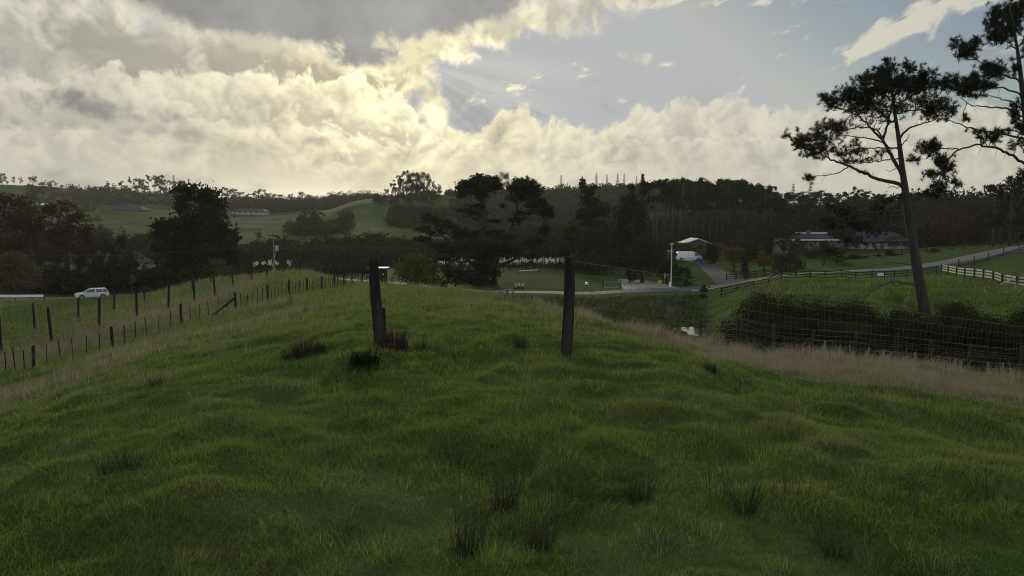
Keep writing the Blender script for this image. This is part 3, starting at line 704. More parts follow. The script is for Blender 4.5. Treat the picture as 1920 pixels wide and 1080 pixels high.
# ------------------------------------------------------------------ prototypes of the background trees, one unit tall
def proto(kind, seed, mat_, leaf=.022, dens=1.0, bk=None):
    g = np.random.default_rng(seed); lob = []; mb = MB(); bk = bk or bark; sub = []
    if kind == 'broad':
        for k in range(15):
            a = g.uniform(0, 6.3); h = g.uniform(.26, .88); q = .34*math.sqrt(max(0, 1-((h-.55)/.42)**2))*g.uniform(.6, 1)
            lob.append(((q*math.cos(a), q*math.sin(a), h), (g.uniform(.10, .17),)*2+(g.uniform(.08, .13),), 190))
        mb.tube([(0, 0, -.02), (.01, 0, .2), (0, .01, .55)], [.03, .024, .012], 7)
        for l in lob: mb.tube(bend((0, 0, g.uniform(.15, .4)), l[0], g), np.linspace(.01, .003, 5), 4, False)
    elif kind == 'shrub':
        for k in range(12):
            a = g.uniform(0, 6.3); h = g.uniform(.12, .78); q = .40*math.sqrt(max(0, 1-((h-.35)/.62)**2))*g.uniform(.4, 1)
            lob.append(((q*math.cos(a), q*math.sin(a), h), (g.uniform(.14, .22),)*2+(g.uniform(.10, .17),), 190))
        for k in range(5): mb.tube(bend((0, 0, -.02), lob[k][0], g), np.linspace(.016, .005, 5), 4, False)
    elif kind == 'pine':
        x, y = g.normal(0, .015, 2)
        mb.tube([(0, 0, -.02), (x, y, .4), (x*2, y*2, .95)], [.016, .012, .004], 6)
        for k in range(13):
            h = .56+.42*g.random()**.8; q = .13*(1.25-h)/.5*g.uniform(.3, 1.2); a = g.uniform(0, 6.3)
            lob.append(((x*2+q*math.cos(a), y*2+q*math.sin(a), h), (g.uniform(.05, .085),)*2+(g.uniform(.03, .055),), 120))
            mb.tube(bend((x, y, h-.05), lob[-1][0], g, 4), np.linspace(.005, .002, 4), 3, False)
        for k in range(9):
            h = g.uniform(.25, .6); a = g.uniform(0, 6.3); mb.tube([(x, y, h), (x+.06*math.cos(a), y+.06*math.sin(a), h+g.uniform(-.01, .03))], [.003, .001], 3, False)
    elif kind == 'gum':
        mb.tube([(0, 0, -.02), (.02, .01, .3), (-.01, 0, .6), (.01, .02, .85)], [.022, .018, .012, .005], 7)
        for k in range(13):
            h = g.uniform(.36, .96); q = .30*math.sin((h-.2)/.8*3.0)*g.uniform(.35, 1); a = g.uniform(0, 6.3)
            lob.append(((q*math.cos(a), q*math.sin(a), h), (g.uniform(.07, .12),)*2+(g.uniform(.045, .075),), 150))
            mb.tube(bend((0, 0, h*.6), lob[-1][0], g, 5), np.linspace(.008, .002, 5), 4, False)
    elif kind == 'conifer':
        mb.tube([(0, 0, -.02), (0, 0, .97)], [.024, .003], 7)
        for k in range(34):
            h = .10+.88*(k/34)**.9; q = .24*(1-h)**.8*g.uniform(.45, 1.1); a = g.uniform(0, 6.3)
            lob.append(((q*math.cos(a), q*math.sin(a), h), (.05+.10*(1-h),)*2+(.03+.03*(1-h),), 40+80*(1-h)))
            mb.tube([(0, 0, h+.02), lob[-1][0]], [.005, .002], 3, False)
    elif kind == 'norfolk':
        mb.tube([(0, 0, -.02), (0, 0, 1.0)], [.014, .0025], 6)
        for k in range(15):
            h = .22+.75*(k/15); q = .16*(1-h)**.75+.012; a0 = g.uniform(0, 6.3)
            for j in range(6):
                a = a0+j*1.047+g.normal(0, .1); e = (q*math.cos(a), q*math.sin(a), h+.012)
                mb.tube([(0, 0, h), e], [.004, .002], 3, False)
                for u in (.45, .75, 1.0): lob.append(((e[0]*u, e[1]*u, h+.012*u+.008), (.012, .012, .010), 7))
    elif kind == 'bare':
        def br(p, v, L, r, dep):
            q = p+v*L; mb.tube([p, (p+q)/2+g.normal(0, L*.05, 3), q], [r, r*.8, r*.6], 4 if dep > 1 else 3, False)
            if dep == 0: return
            for k in range(4 if dep > 1 else 5):
                vv = v+g.normal(0, .48, 3); vv[2] = abs(vv[2])*.8+.15; vv /= np.linalg.norm(vv)
                br(p+(q-p)*g.uniform(.55, 1), vv, L*g.uniform(.58, .82), r*.58, dep-1)
        br(np.array([0, 0, -.02]), np.array([0, 0, 1.0]), .33, .02, 4)
        for k in range(10):
            a = g.uniform(0, 6.3); h = g.uniform(.45, .9); q = g.uniform(.05, .3)
            lob.append(((q*math.cos(a), q*math.sin(a), h), (.13, .13, .1), 40))
    elif kind == 'macro':
        mb.tube([(0, 0, -.02), (.02, 0, .35), (-.02, .02, .8)], [.04, .03, .01], 7)
        for k in range(22):
            h = .30+.66*g.random(); q = .42*math.sqrt(max(.05, 1-((h-.45)/.58)**2))*g.uniform(.2, 1); a = g.uniform(0, 6.3)
            lob.append(((q*math.cos(a), q*math.sin(a), h), (g.uniform(.09, .15),)*2+(g.uniform(.03, .05),), 130))
            mb.tube(bend((0, 0, h*.65), lob[-1][0], g, 5), np.linspace(.011, .003, 5), 4, False)
    lob = [(c, r, n*dens) for c, r, n in lob]
    return (mb.mesh('trunk', bk, True), crown_mesh('crown', lob, leaf, LM[mat_], seed+9, .5))
PR = {}
def get(kind, mat_, v, **kw):
    k = (kind, mat_, v)
    if k not in PR: PR[k] = proto(kind, 1000+len(PR)*13+v, mat_, **kw)
    return PR[k]
LITE = dict(leaf=.034, dens=.42)
def plant(name, label, cat, kind, mat_, px, d, top, wid=1.0, group=None, v=None, lite=False, sink=0.0, **kw):
    """a background tree at photo column px and distance d, tall enough to reach photo row `top`"""
    p = G(px, d); h = P(px, top, d)[2]-p[2]+sink; p[2] -= sink
    if lite: kw = {**LITE, **kw}
    t_, c_ = get(kind, mat_, random.randrange(3) if v is None else v, **kw)
    o = empty(name, p, random.uniform(0, 6.28)); o.scale = (h*wid, h*wid, h); tag(o, label, cat, group)
    link('trunk', t_, o); link('crown', c_, o)
    return o
def thicket(name, label, regions, mat_, seed, leaf=.55, per=46, bark_lines=0):
    """undergrowth nobody could count: one mesh of leaf clumps over parts of the ground"""
    g = np.random.default_rng(seed); pts = []
    for px0, px1, d0, d1, n, hh, thr in regions:
        d = g.uniform(d0, d1, n); px = g.uniform(px0, px1, n); x = (px-CX)/F*d
        k = fbm(x*.03, d*.03, seed, 3) > thr
        edge = np.minimum(np.minimum(px-px0, px1-px)/30.0, 1)
        k &= g.random(n) < .3+edge
        x = x[k]; d = d[k]; z = terrain(x, d); H = hh*g.uniform(.35, 1.0, len(x))*(.6+1.1*fbm(x*.02, d*.02, seed+5, 2))
        for a, b_, c, h in zip(x, d, z, H):
            r = h*g.uniform(.45, .75)
            u = unit(g, per); u[:, 2] = np.abs(u[:, 2])
            pts.append(np.array([a, b_, c+h*.15])+u*np.array([r, r, h*.85])*(g.random((per, 1))**.4))
    v, f, t_ = leafquads(np.concatenate(pts), leaf, g)
    return tag(link(name, bigmesh(name, v, f, LM[mat_], {'tint': t_})), label, 'undergrowth', kind='stuff')

# ------------------------------------------------------------------ trees of the valley, outlines measured
traced_tree('evergreen_tree', 'large dark bushy evergreen tree standing alone left of the valley field', 'tree', 128, 365,
 [(350,362,26,15),(378,366,32,18),(405,385,24,20),(345,385,20,20),(380,408,42,26),(410,440,32,26),(350,435,38,22),(318,420,26,12),(300,428,16,10),(293,441,15,7),(335,460,42,22),(400,478,46,26),(350,490,50,24),(432,462,18,20),(292,468,18,10),(430,490,22,18),(320,500,30,14)], 'dark', seed=3, tw=16, leaf=.40, dens=2.3)
traced_tree('autumn_tree', 'dull brown leaved tree at the left edge beside the red maple', 'tree', 141, 30,
 [(15,378,30,15),(45,388,28,18),(-22,385,40,22),(20,420,46,32),(60,425,23,28),(0,460,46,28),(50,462,32,26),(75,480,18,14)], 'brown', seed=5, tw=11, leaf=.33, dens=.9)
traced_tree('maple_tree', 'dark red autumn maple between the brown tree and the big evergreen', 'tree', 137, 125,
 [(115,388,22,11),(95,400,18,16),(142,408,22,15),(162,428,20,18),(120,432,38,28),(168,452,15,16),(100,452,28,23),(140,465,28,18),(78,420,12,18),(110,480,30,14)], 'red', seed=7, tw=11, leaf=.33, dens=.85)
traced_tree('round_bush', 'big dome shaped olive brown bush above the white guard rail', 'bush', 109, 20,
 [(20,508,46,34),(28,535,44,20),(-5,530,40,28),(22,484,24,12),(55,520,18,24),(-30,510,30,30)], 'bronze', seed=9, tw=8, leaf=.20, dens=1.5, tight=.26, parts=('stem', 'foliage'))
traced_tree('wattle_bush', 'yellowish green rounded tree at the end of the batten fence', 'bush', 96, 782,
 [(780,487,26,14),(763,500,24,16),(802,508,20,20),(785,520,32,17),(758,519,18,12),(812,525,14,13),(775,508,24,16)], 'olive', seed=11, tw=8, leaf=.19, dens=1.3)
traced_tree('macrocarpa_tree', 'old spreading cypress with flat dark tops and bare inner branches beside the road', 'tree', 122, 905,
 [(890,338,17,7),(905,334,19,8),(872,344,14,6),(925,338,13,7),(985,345,20,9),(970,340,14,8),(1000,352,12,10),(958,350,9,6),(882,349,22,6),(1005,365,11,8),(862,351,9,5),
  (1020,390,16,8),(1010,376,14,6),(1030,402,9,8),(995,386,12,5),(900,386,12,4,.7),(880,386,12,4,.7),(945,386,7,3,.7),
  (805,410,17,9),(825,420,17,8),(790,430,16,6),(815,437,22,8),(845,425,17,6),(860,431,13,6),(800,450,22,6),
  (900,411,17,4,.6),(932,416,17,4,.6),(870,440,34,9,.8),(912,436,26,8,.8),(942,441,22,8,.8),(900,460,60,10,.9),(850,470,36,8,.9),(950,466,44,9,.9),(1000,452,26,9,.8),(1020,432,17,9,.8),(990,480,26,6,.8),(840,485,22,5,.8),(905,482,36,8),(905,505,18,13),(885,513,15,11),(926,512,13,13),(893,526,18,8),(918,527,14,8),(890,345,30,7,1.2),(985,352,24,9,1.2),(905,342,26,7,1.2),(975,372,18,8),(885,402,26,5,.6),(960,412,26,5,.6),(830,462,26,7),(880,356,22,9,1.1),(912,352,22,9,1.1),(898,364,16,7,.8),(990,362,22,10,1.1),(968,358,14,8,1.0),(1008,380,16,9,1.0),(1024,396,14,9,1.0),(865,362,12,7),(930,350,10,8),(875,395,20,5,.6),(985,398,18,6,.7)], 'dark',
 trunk=[(908,None),(906,512),(902,480),(904,440),(908,400),(904,376),(890,356)], tw=20, leaf=.31, dens=2.7, depth=.75, seed=13, flat=.3, tight=.34,
 stems=[[(912,505),(938,462,1),(957,430,1.5),(968,402,1),(970,380,0),(966,362,0),(956,352,0),8],[(966,405,1),(985,380,0),(992,360,0),4],[(898,505),(868,480,-2),(842,450,-3),(812,432,-3),8],[(920,505),(960,488,2),(1000,468,3),7],
        [(905,402),(880,392,-2),(858,386,-3),2],[(905,412),(876,404,2),(850,398,3),2],[(905,395),(884,378,1),(866,368,2),2],[(906,422),(880,415,-1),(856,412,-2),2],[(902,380),(884,362,0),(872,350,0),3],[(906,385),(922,362,1),(928,344,1),3],[(968,400),(990,398,0),(1012,392,1),3],[(906,405),(925,392,2),(940,388,2),2],[(962,425,1),(985,415,2),(1005,405,2),2],[(960,432,1),(990,428,0),(1015,425,0),2],[(900,520),(875,512,-2),(850,505,-3),3]], bk=bark)
traced_tree('cypress_tree', 'tall dark pointed conifer right of the spreading cypress', 'tree', 161, 1098,
 [(1093,342,5,9),(1100,358,12,9),(1114,352,9,8),(1105,380,22,12),(1116,400,26,17),(1085,400,12,12),(1100,430,36,22),(1075,445,17,17),(1130,440,26,22),(1100,470,46,22),(1058,480,17,22),(1140,475,26,22),(1095,500,50,17),(1092,352,4,5)], 'dark', seed=17, tw=12, leaf=.42, dens=2.2)
traced_tree('round_tree', 'rounded dark green tree in front of the tall pointed conifer', 'tree', 150, 1112,
 [(1110,440,26,16),(1130,460,22,22),(1093,465,22,22),(1115,490,38,22),(1085,490,22,18),(1145,485,16,20)], 'green', seed=19, tw=9, leaf=.30, dens=1.3)
traced_tree('conifer_tree', 'dark ragged conifer between the pointed conifer and the twin trunked gum', 'tree', 167, 1185,
 [(1185,350,6,8),(1181,372,13,15),(1174,398,22,19),(1200,398,17,22),(1165,430,22,22),(1195,440,26,26),(1180,478,38,32),(1215,478,18,28),(1150,470,15,25)], 'dark', seed=23, tw=12, leaf=.42, dens=2.2)
gt = traced_tree('gum_tree', 'slender gum tree with two bare pale trunks under a high crown', 'tree', 157, 1229,
 [(1222,346,15,9),(1240,345,14,9),(1213,358,12,8),(1252,358,13,8),(1230,370,17,8),(1205,342,8,7),(1262,350,10,7)], 'dark', seed=29, tw=3.6, leaf=.33, dens=1.0, bk=bark_pale,
 trunk=[(1225,None),(1225,440),(1227,395),(1230,360)], stems=[[(1231,470),(1231,430),(1233,390),(1238,358),3.4]])
traced_tree('column_tree', 'narrow column shaped tree rising just above the gum crown', 'tree', 250, 1204,
 [(1204,334,4,7),(1205,346,6,9),(1203,360,8,10),(1205,378,10,10),(1204,398,9,12)], 'dark', seed=31, tw=4, leaf=.5, dens=1.2)
traced_tree('garden_tree', 'dense dark green garden tree left of the white pole', 'tree', 128, 1205,
 [(1210,453,19,15),(1204,474,25,19),(1194,496,22,22),(1218,492,22,22),(1190,515,16,12),(1232,468,10,12)], 'green', seed=37, tw=7, leaf=.24, dens=1.3)
traced_tree('garden_bush', 'dark green bush directly behind the white pole', 'bush', 127, 1250,
 [(1240,478,15,16),(1258,496,18,17),(1242,506,16,16),(1262,514,14,12)], 'green', seed=39, tw=5, leaf=.22, dens=1.3, parts=('stem', 'foliage'))
traced_tree('bank_bush', 'low green bush on the bank between white pole and driveway', 'bush', 121, 1283,
 [(1272,518,16,12),(1290,524,13,10),(1280,508,12,9)], 'green', seed=41, tw=4, leaf=.20, dens=1.2, parts=('stem', 'foliage'))
traced_tree('hedge', 'clipped yellowish brown hedge behind the white van', 'hedge', 166, 1288,
 [(1272,461,12,8),(1290,459,14,9),(1306,464,12,9),(1285,470,20,9)], 'bronze', seed=43, tw=4, leaf=.25, dens=1.6, tight=.22, parts=('stem', 'foliage'))
for a in [
 ('dark rounded shrub right of the van and the pale shed', 150, 1336, [(1336,468,14,14),(1334,484,16,14),(1342,478,10,18)], 'dark'),
 ('amber leaved shrub on the lawn beside the driveway', 139, 1376, [(1366,474,12,11),(1384,474,12,12),(1374,488,18,12)], 'amber'),
 ('small dark cone shaped shrub behind the driveway rail fence', 127, 1397, [(1397,498,9,12),(1397,512,9,12),(1396,488,5,8)], 'brown'),
 ('yellow green shrub between the lawn shrubs and the dark bushes', 138, 1432, [(1428,478,9,10),(1436,490,12,10),(1424,492,9,8)], 'amber'),
 ('thorny green bush left of the pale field gate', 131, 1470, [(1458,486,15,13),(1478,486,18,14),(1470,504,26,12),(1498,494,14,15)], 'green'),
 ('leafy green bush overhanging the pale field gate', 138, 1545, [(1520,476,18,13),(1548,472,20,15),(1572,482,17,13),(1540,462,15,10)], 'green'),
 ('low olive bush on the verge right of the field gate', 131, 1588, [(1580,497,14,7),(1600,501,15,7),(1570,500,10,6)], 'olive'),
 ('dense low shrub left of the yellow lawn', 150, 1606, [(1600,484,12,9),(1618,488,14,8),(1592,490,12,8)], 'dark'),
 ('dark ball shaped shrub at the lower edge of the yellow lawn', 152, 1650, [(1645,483,9,6),(1655,485,9,6)], 'dark'),
 ('larger round shrub beside the pine trunk on the yellow lawn', 152, 1674, [(1668,474,10,7),(1682,478,10,7),(1672,482,12,6)], 'dark'),
 ('small purple brown shrub in front of the paddock rails', 152, 1755, [(1750,469,6,5),(1760,471,7,5)], 'brown'),
 ('tiny dark conical shrub by itself on the road bank', 98, 1320, [(1320,540,4,6),(1320,548,7,8),(1320,555,8,6)], 'dark'),
 ('small bright olive bush behind the deer fence below the big evergreen', 113, 410, [(408,494,17,9),(420,503,15,9),(396,505,14,8),(410,509,24,7)], 'olive'),
 ('dark thicket bush left of the cypress trunk', 103, 850, [(840,508,15,12),(862,512,15,14),(845,525,22,14),(872,527,14,12)], 'dark'),
 ('low dark bush at the foot of the yellowish tree', 100, 820, [(815,530,12,10),(832,534,12,9)], 'dark'),
 ('pale leaved small tree in front of the dark trees by the parked car', 101, 248, [(246,519,5,4),(251,522,5,5),(247,527,5,4)], 'olive'),
 ]:
    lb, d, px, lo, mt = a
    traced_tree('shrub', lb, 'shrub', d, px, lo, mt, seed=int(px), tw=3, leaf=.19, dens=1.3, parts=('stem', 'foliage'))
traced_tree('red_tree', 'dark red leaved tree between the two house roofs', 'tree', 182, 1586, [(1580,432,13,13),(1594,436,13,15),(1586,452,17,13),(1590,420,9,9)], 'red', seed=61, tw=6, leaf=.30)
traced_tree('red_maple_tree', 'wide deep red maple behind the paddock rails', 'tree', 184, 1786, [(1775,402,18,14),(1795,412,22,18),(1765,424,20,16),(1805,434,20,16),(1782,440,30,14),(1755,442,14,10),(1815,420,10,12)], 'red', seed=63, tw=8, leaf=.34, dens=.9)
plant('bare_tree', 'leafless brown twiggy tree left of the wide red maple', 'tree', 'bare', 'brown', 1738, 188, 372, .8)
plant('bare_tree', 'thin bare tree with fine twigs on the near field edge', 'tree', 'bare', 'brown', 486, 240, 424, .55)
# ------------------------------------------------------------------ background trees one by one
def row_of_trees(name, label, cat, group, kind, mat_, lst, **kw):
    for px, d, top, wd in lst:
        plant(name, label, cat, random.choice(kind) if isinstance(kind, tuple) else kind, mat_, px, d, top, wd, group, **kw)
row_of_trees('dark_tree', 'dark shrubby tree in the belt behind the parked car', 'tree', 'dark trees behind the parked car', ('shrub', 'broad'), 'dark',
 [(86,119,505,1.0),(112,121,492,1.0),(138,117,504,1.1),(165,121,490,1.0),(192,124,474,.8),(208,126,446,.55),(226,126,440,.5),(238,122,470,.9),(258,119,488,1.0),(285,118,496,1.0),(310,117,500,1.0),(188,136,442,.6),(172,130,470,.8),(150,131,462,.8),(60,122,500,1.0),(330,113,503,1.0),(456,128,486,.9),(440,140,478,.8),(470,150,470,.8),(60,130,470,.9),(20,128,475,.9),(100,130,468,.9)])
row_of_trees('plantation_pine', 'slender plantation pine with bare trunk and small high crown on the dark hill', 'pine', 'plantation pines on the dark hill', 'pine', 'hill',
 [(x+random.uniform(-3, 3), d+random.uniform(-8, 8), tp+random.uniform(-5, 6), random.uniform(.8, 1.25)) for d, off in ((232, 0), (250, 6), (272, 3)) for x, tp in
  [(1246+off,341),(1258+off,338),(1270+off,340),(1282+off,338),(1294+off,341),(1306+off,342),(1318+off,340),(1330+off,342),(1342+off,340),(1354+off,343),(1366+off,341),(1378+off,338),(1390+off,340),(1403+off,350),(1416+off,352),(1430+off,353),(1444+off,354)]], v=None, bk=bark)
row_of_trees('skyline_tree', 'dark tree on the skyline of the wood right of the plantation pines', 'tree', 'skyline trees of the right hand wood', ('gum', 'broad', 'pine'), 'hill',
 [(1460,262,356,1.0),(1474,255,358,1.0),(1490,265,355,1.1),(1505,258,357,1.0),(1522,262,352,1.0),(1536,255,356,1.0),(1552,262,360,1.1),(1568,255,362,1.0),(1584,262,356,1.0),(1596,270,352,.8),(1614,268,351,.8),(1630,258,362,1.0),(1648,250,362,1.1),(1664,258,366,1.0),(1680,250,365,1.1),(1716,236,352,.9),(1732,240,352,.9),(1752,232,358,1.0),(1770,238,362,1.0),(1790,232,366,1.0),(1806,236,368,1.0),(1824,230,366,1.0)])
row_of_trees('wood_tree', 'dark bushy tree in the wood behind the two dark roofed houses', 'tree', 'dark trees behind the houses', ('broad', 'macro', 'shrub'), 'dark',
 [(1410,170,440,1.0),(1430,176,430,1.0),(1455,182,420,1.1),(1480,192,410,1.1),(1505,196,404,1.1),(1530,200,398,1.1),(1556,202,394,1.1),(1610,206,388,1.1),(1634,205,385,1.1),(1660,206,384,1.1),(1690,204,388,1.1),(1720,206,392,1.1),(1840,196,396,1.1),(1862,192,400,1.0),(1835,205,372,1.0),(1470,172,440,1.0),(1386,168,446,.9),(1362,170,450,.9),(1720,212,380,1.0),(1820,190,420,.9)])
row_of_trees('ragged_pine', 'broad ragged pine with layered branches at the right edge', 'pine', 'ragged pines at the right edge', 'macro', 'needle',
 [(1862,150,345,.62),(1892,146,330,.62),(1925,150,326,.7),(1905,160,352,.8),(1875,158,375,.9)])
row_of_trees('norfolk_pine', 'thin spire shaped norfolk island pine on the far ridge', 'pine', 'spire shaped pines on the far ridge', 'norfolk', 'hill',
 [(1052,512,327,.75),(1092,505,329,.75),(1118,512,323,.75),(1138,515,326,.75),(1158,510,324,.75),(1170,514,325,.75),(1193,508,329,.75),(1408,420,342,.75),(1424,420,343,.75),(1441,420,344,.75),(1486,420,343,.75),(1518,420,340,.75),(1064,512,341,.75),(327,690,327,.75)], leaf=.017, dens=.8)
row_of_trees('hilltop_tree', 'tall airy tree of the grove crowning the middle hill', 'tree', 'grove of trees on the middle hill', ('gum', 'broad'), 'hill',
 [(724,424,352,.8),(737,430,336,.7),(750,426,324,.62),(763,424,316,.62),(776,426,317,.62),(788,428,319,.6),(800,424,321,.58),(812,430,338,.6),(824,428,344,.7),(757,434,332,.7),(782,434,330,.7),(742,432,345,.9),(770,430,335,.8)])
plant('round_hill_tree', 'single round headed tree behind the flat cypress top', 'tree', 'broad', 'hill', 942, 455, 318, .62, lite=True)
row_of_trees('ridge_tree', 'small dark tree on the far ridge above the long dark roofed house', 'tree', 'trees on the far left ridge', ('gum', 'broad', 'pine'), 'hill',
 [(4,660,322,.8),(14,668,338,1.2),(26,668,330,.7),(39,665,331,.8),(62,640,328,.75),(107,690,348,1.3),(150,690,352,1.5),(168,690,352,1.4),(203,690,339,1.0),(214,694,343,1.0),(228,690,338,.9),(245,690,332,.8),(257,694,331,.8),(268,690,333,.8),(280,690,328,.8),(291,694,327,.8),(301,690,326,.9),(312,690,334,1.0),(336,694,336,1.0),(345,690,342,1.3),(190,694,348,1.3),(236,696,346,1.2),(272,696,345,1.3)], lite=True)
row_of_trees('far_ridge_tree', 'small dark tree of the line along the far ridge behind the pale shed', 'tree', 'tree line on the far middle ridge', ('broad', 'gum', 'shrub'), 'hill',
 [(426,655,350,1.0),(440,655,352,1.2),(452,652,358,1.3),(466,655,362,1.3),(480,650,357,1.2),(491,655,352,.9),(504,650,360,1.3),(518,655,362,1.3),(530,652,364,1.3),(545,655,362,1.2),(565,650,358,1.1),(578,655,365,1.4),(592,652,368,1.3),(606,655,370,1.5),(634,655,371,1.4),(648,655,374,1.5),(662,652,370,1.3),(676,655,374,1.5),(690,652,371,1.4),(706,650,369,1.4),(840,500,366,1.2),(856,500,362,1.2),(1010,516,352,1.3),(1028,516,350,1.3),(1044,514,347,1.3),(1075,512,352,1.4),(1105,512,350,1.2),(1215,500,356,1.3),(1232,480,352,1.2)], lite=True)
row_of_trees('field_tree', 'dark tree on the slope below the far green fields', 'tree', 'trees below the far green fields', ('broad', 'shrub', 'gum'), 'scrub',
 [(566,330,398,1.0),(582,335,392,1.0),(600,330,396,1.1),(615,325,405,1.1),(588,310,412,1.2),(628,318,420,1.1),(556,312,418,1.0),(735,360,396,1.2),(752,355,392,1.2),(770,350,398,1.2),(790,350,392,1.2),(808,345,396,1.2),(745,330,412,1.2),(780,325,415,1.2),(820,330,404,1.2),(64,520,352,.9),(54,500,362,1.0)], lite=True)
# leafless willow-like stems along the valley stream
row_of_trees('valley_tree', 'grey leafless stemmed tree in the belt along the valley stream', 'tree', 'bare stemmed trees along the valley stream', 'bare', 'scrub',
 [(520,190,446,.7),(545,195,440,.7),(570,188,442,.7),(598,192,436,.8),(622,186,440,.7),(640,190,446,.7),(470,200,450,.7),(660,184,452,.7),(690,190,456,.7),(720,192,460,.7),(500,205,452,.7)], bk=bark_pale)
# masses that nobody could count
thicket('scrub', 'dark brown scrub covering the hill and the valley stream banks',
 [(840,1010,350,510,900,5.0,.36),(860,1260,250,350,900,5.5,.15),(1000,1260,350,505,1300,5.5,.30),(540,660,300,372,240,4.5,.42),(728,850,318,372,280,4.5,.40),(425,720,500,665,1300,7.0,.22),(60,345,535,690,380,5.0,.45),(-60,200,330,520,350,5.0,.52),(150,420,560,690,420,5.0,.50),(700,850,390,440,120,4.0,.42)], 'scrub', 401, .75)
thicket('undergrowth', 'near black undergrowth filling the valley floor between the trees',
 [(425,860,172,232,900,4.2,.30),(-60,420,180,290,420,5.0,.40),(425,700,126,172,330,3.2,.34),(40,470,111,140,420,2.6,.1),(855,1255,170,250,900,5.0,.12)], 'dark', 405, .6)
thicket('woodland', 'dark woodland filling the slope behind plantation pines and houses',
 [(1225,1480,236,330,1300,6.0,.20),(1470,1960,212,300,1400,9.0,.15),(1700,1990,186,220,420,7.0,.2),(1380,1500,160,215,260,5.0,.3)], 'hill', 403, .75)

for px, d, top, mt, lb in [(1672,176,436,'olive','dark olive tree in front of the white walled house'),(1604,180,452,'dark','low bush at the left corner of the white walled house'),(1640,181,456,'green','low bush under the eaves of the white walled house'),(1700,178,446,'dark','dark bush beside the pine trunk hiding the house corner'),(1500,172,452,'green','green bush in front of the dark roofed house'),(1548,173,456,'dark','dark bush below the white gutter of the dark roofed house'),(1478,168,450,'green','leafy tree at the left end of the dark roofed house')]:
    plant('house_shrub', lb, 'shrub', 'shrub', mt, px, d, top, 1.3, None, v=1)
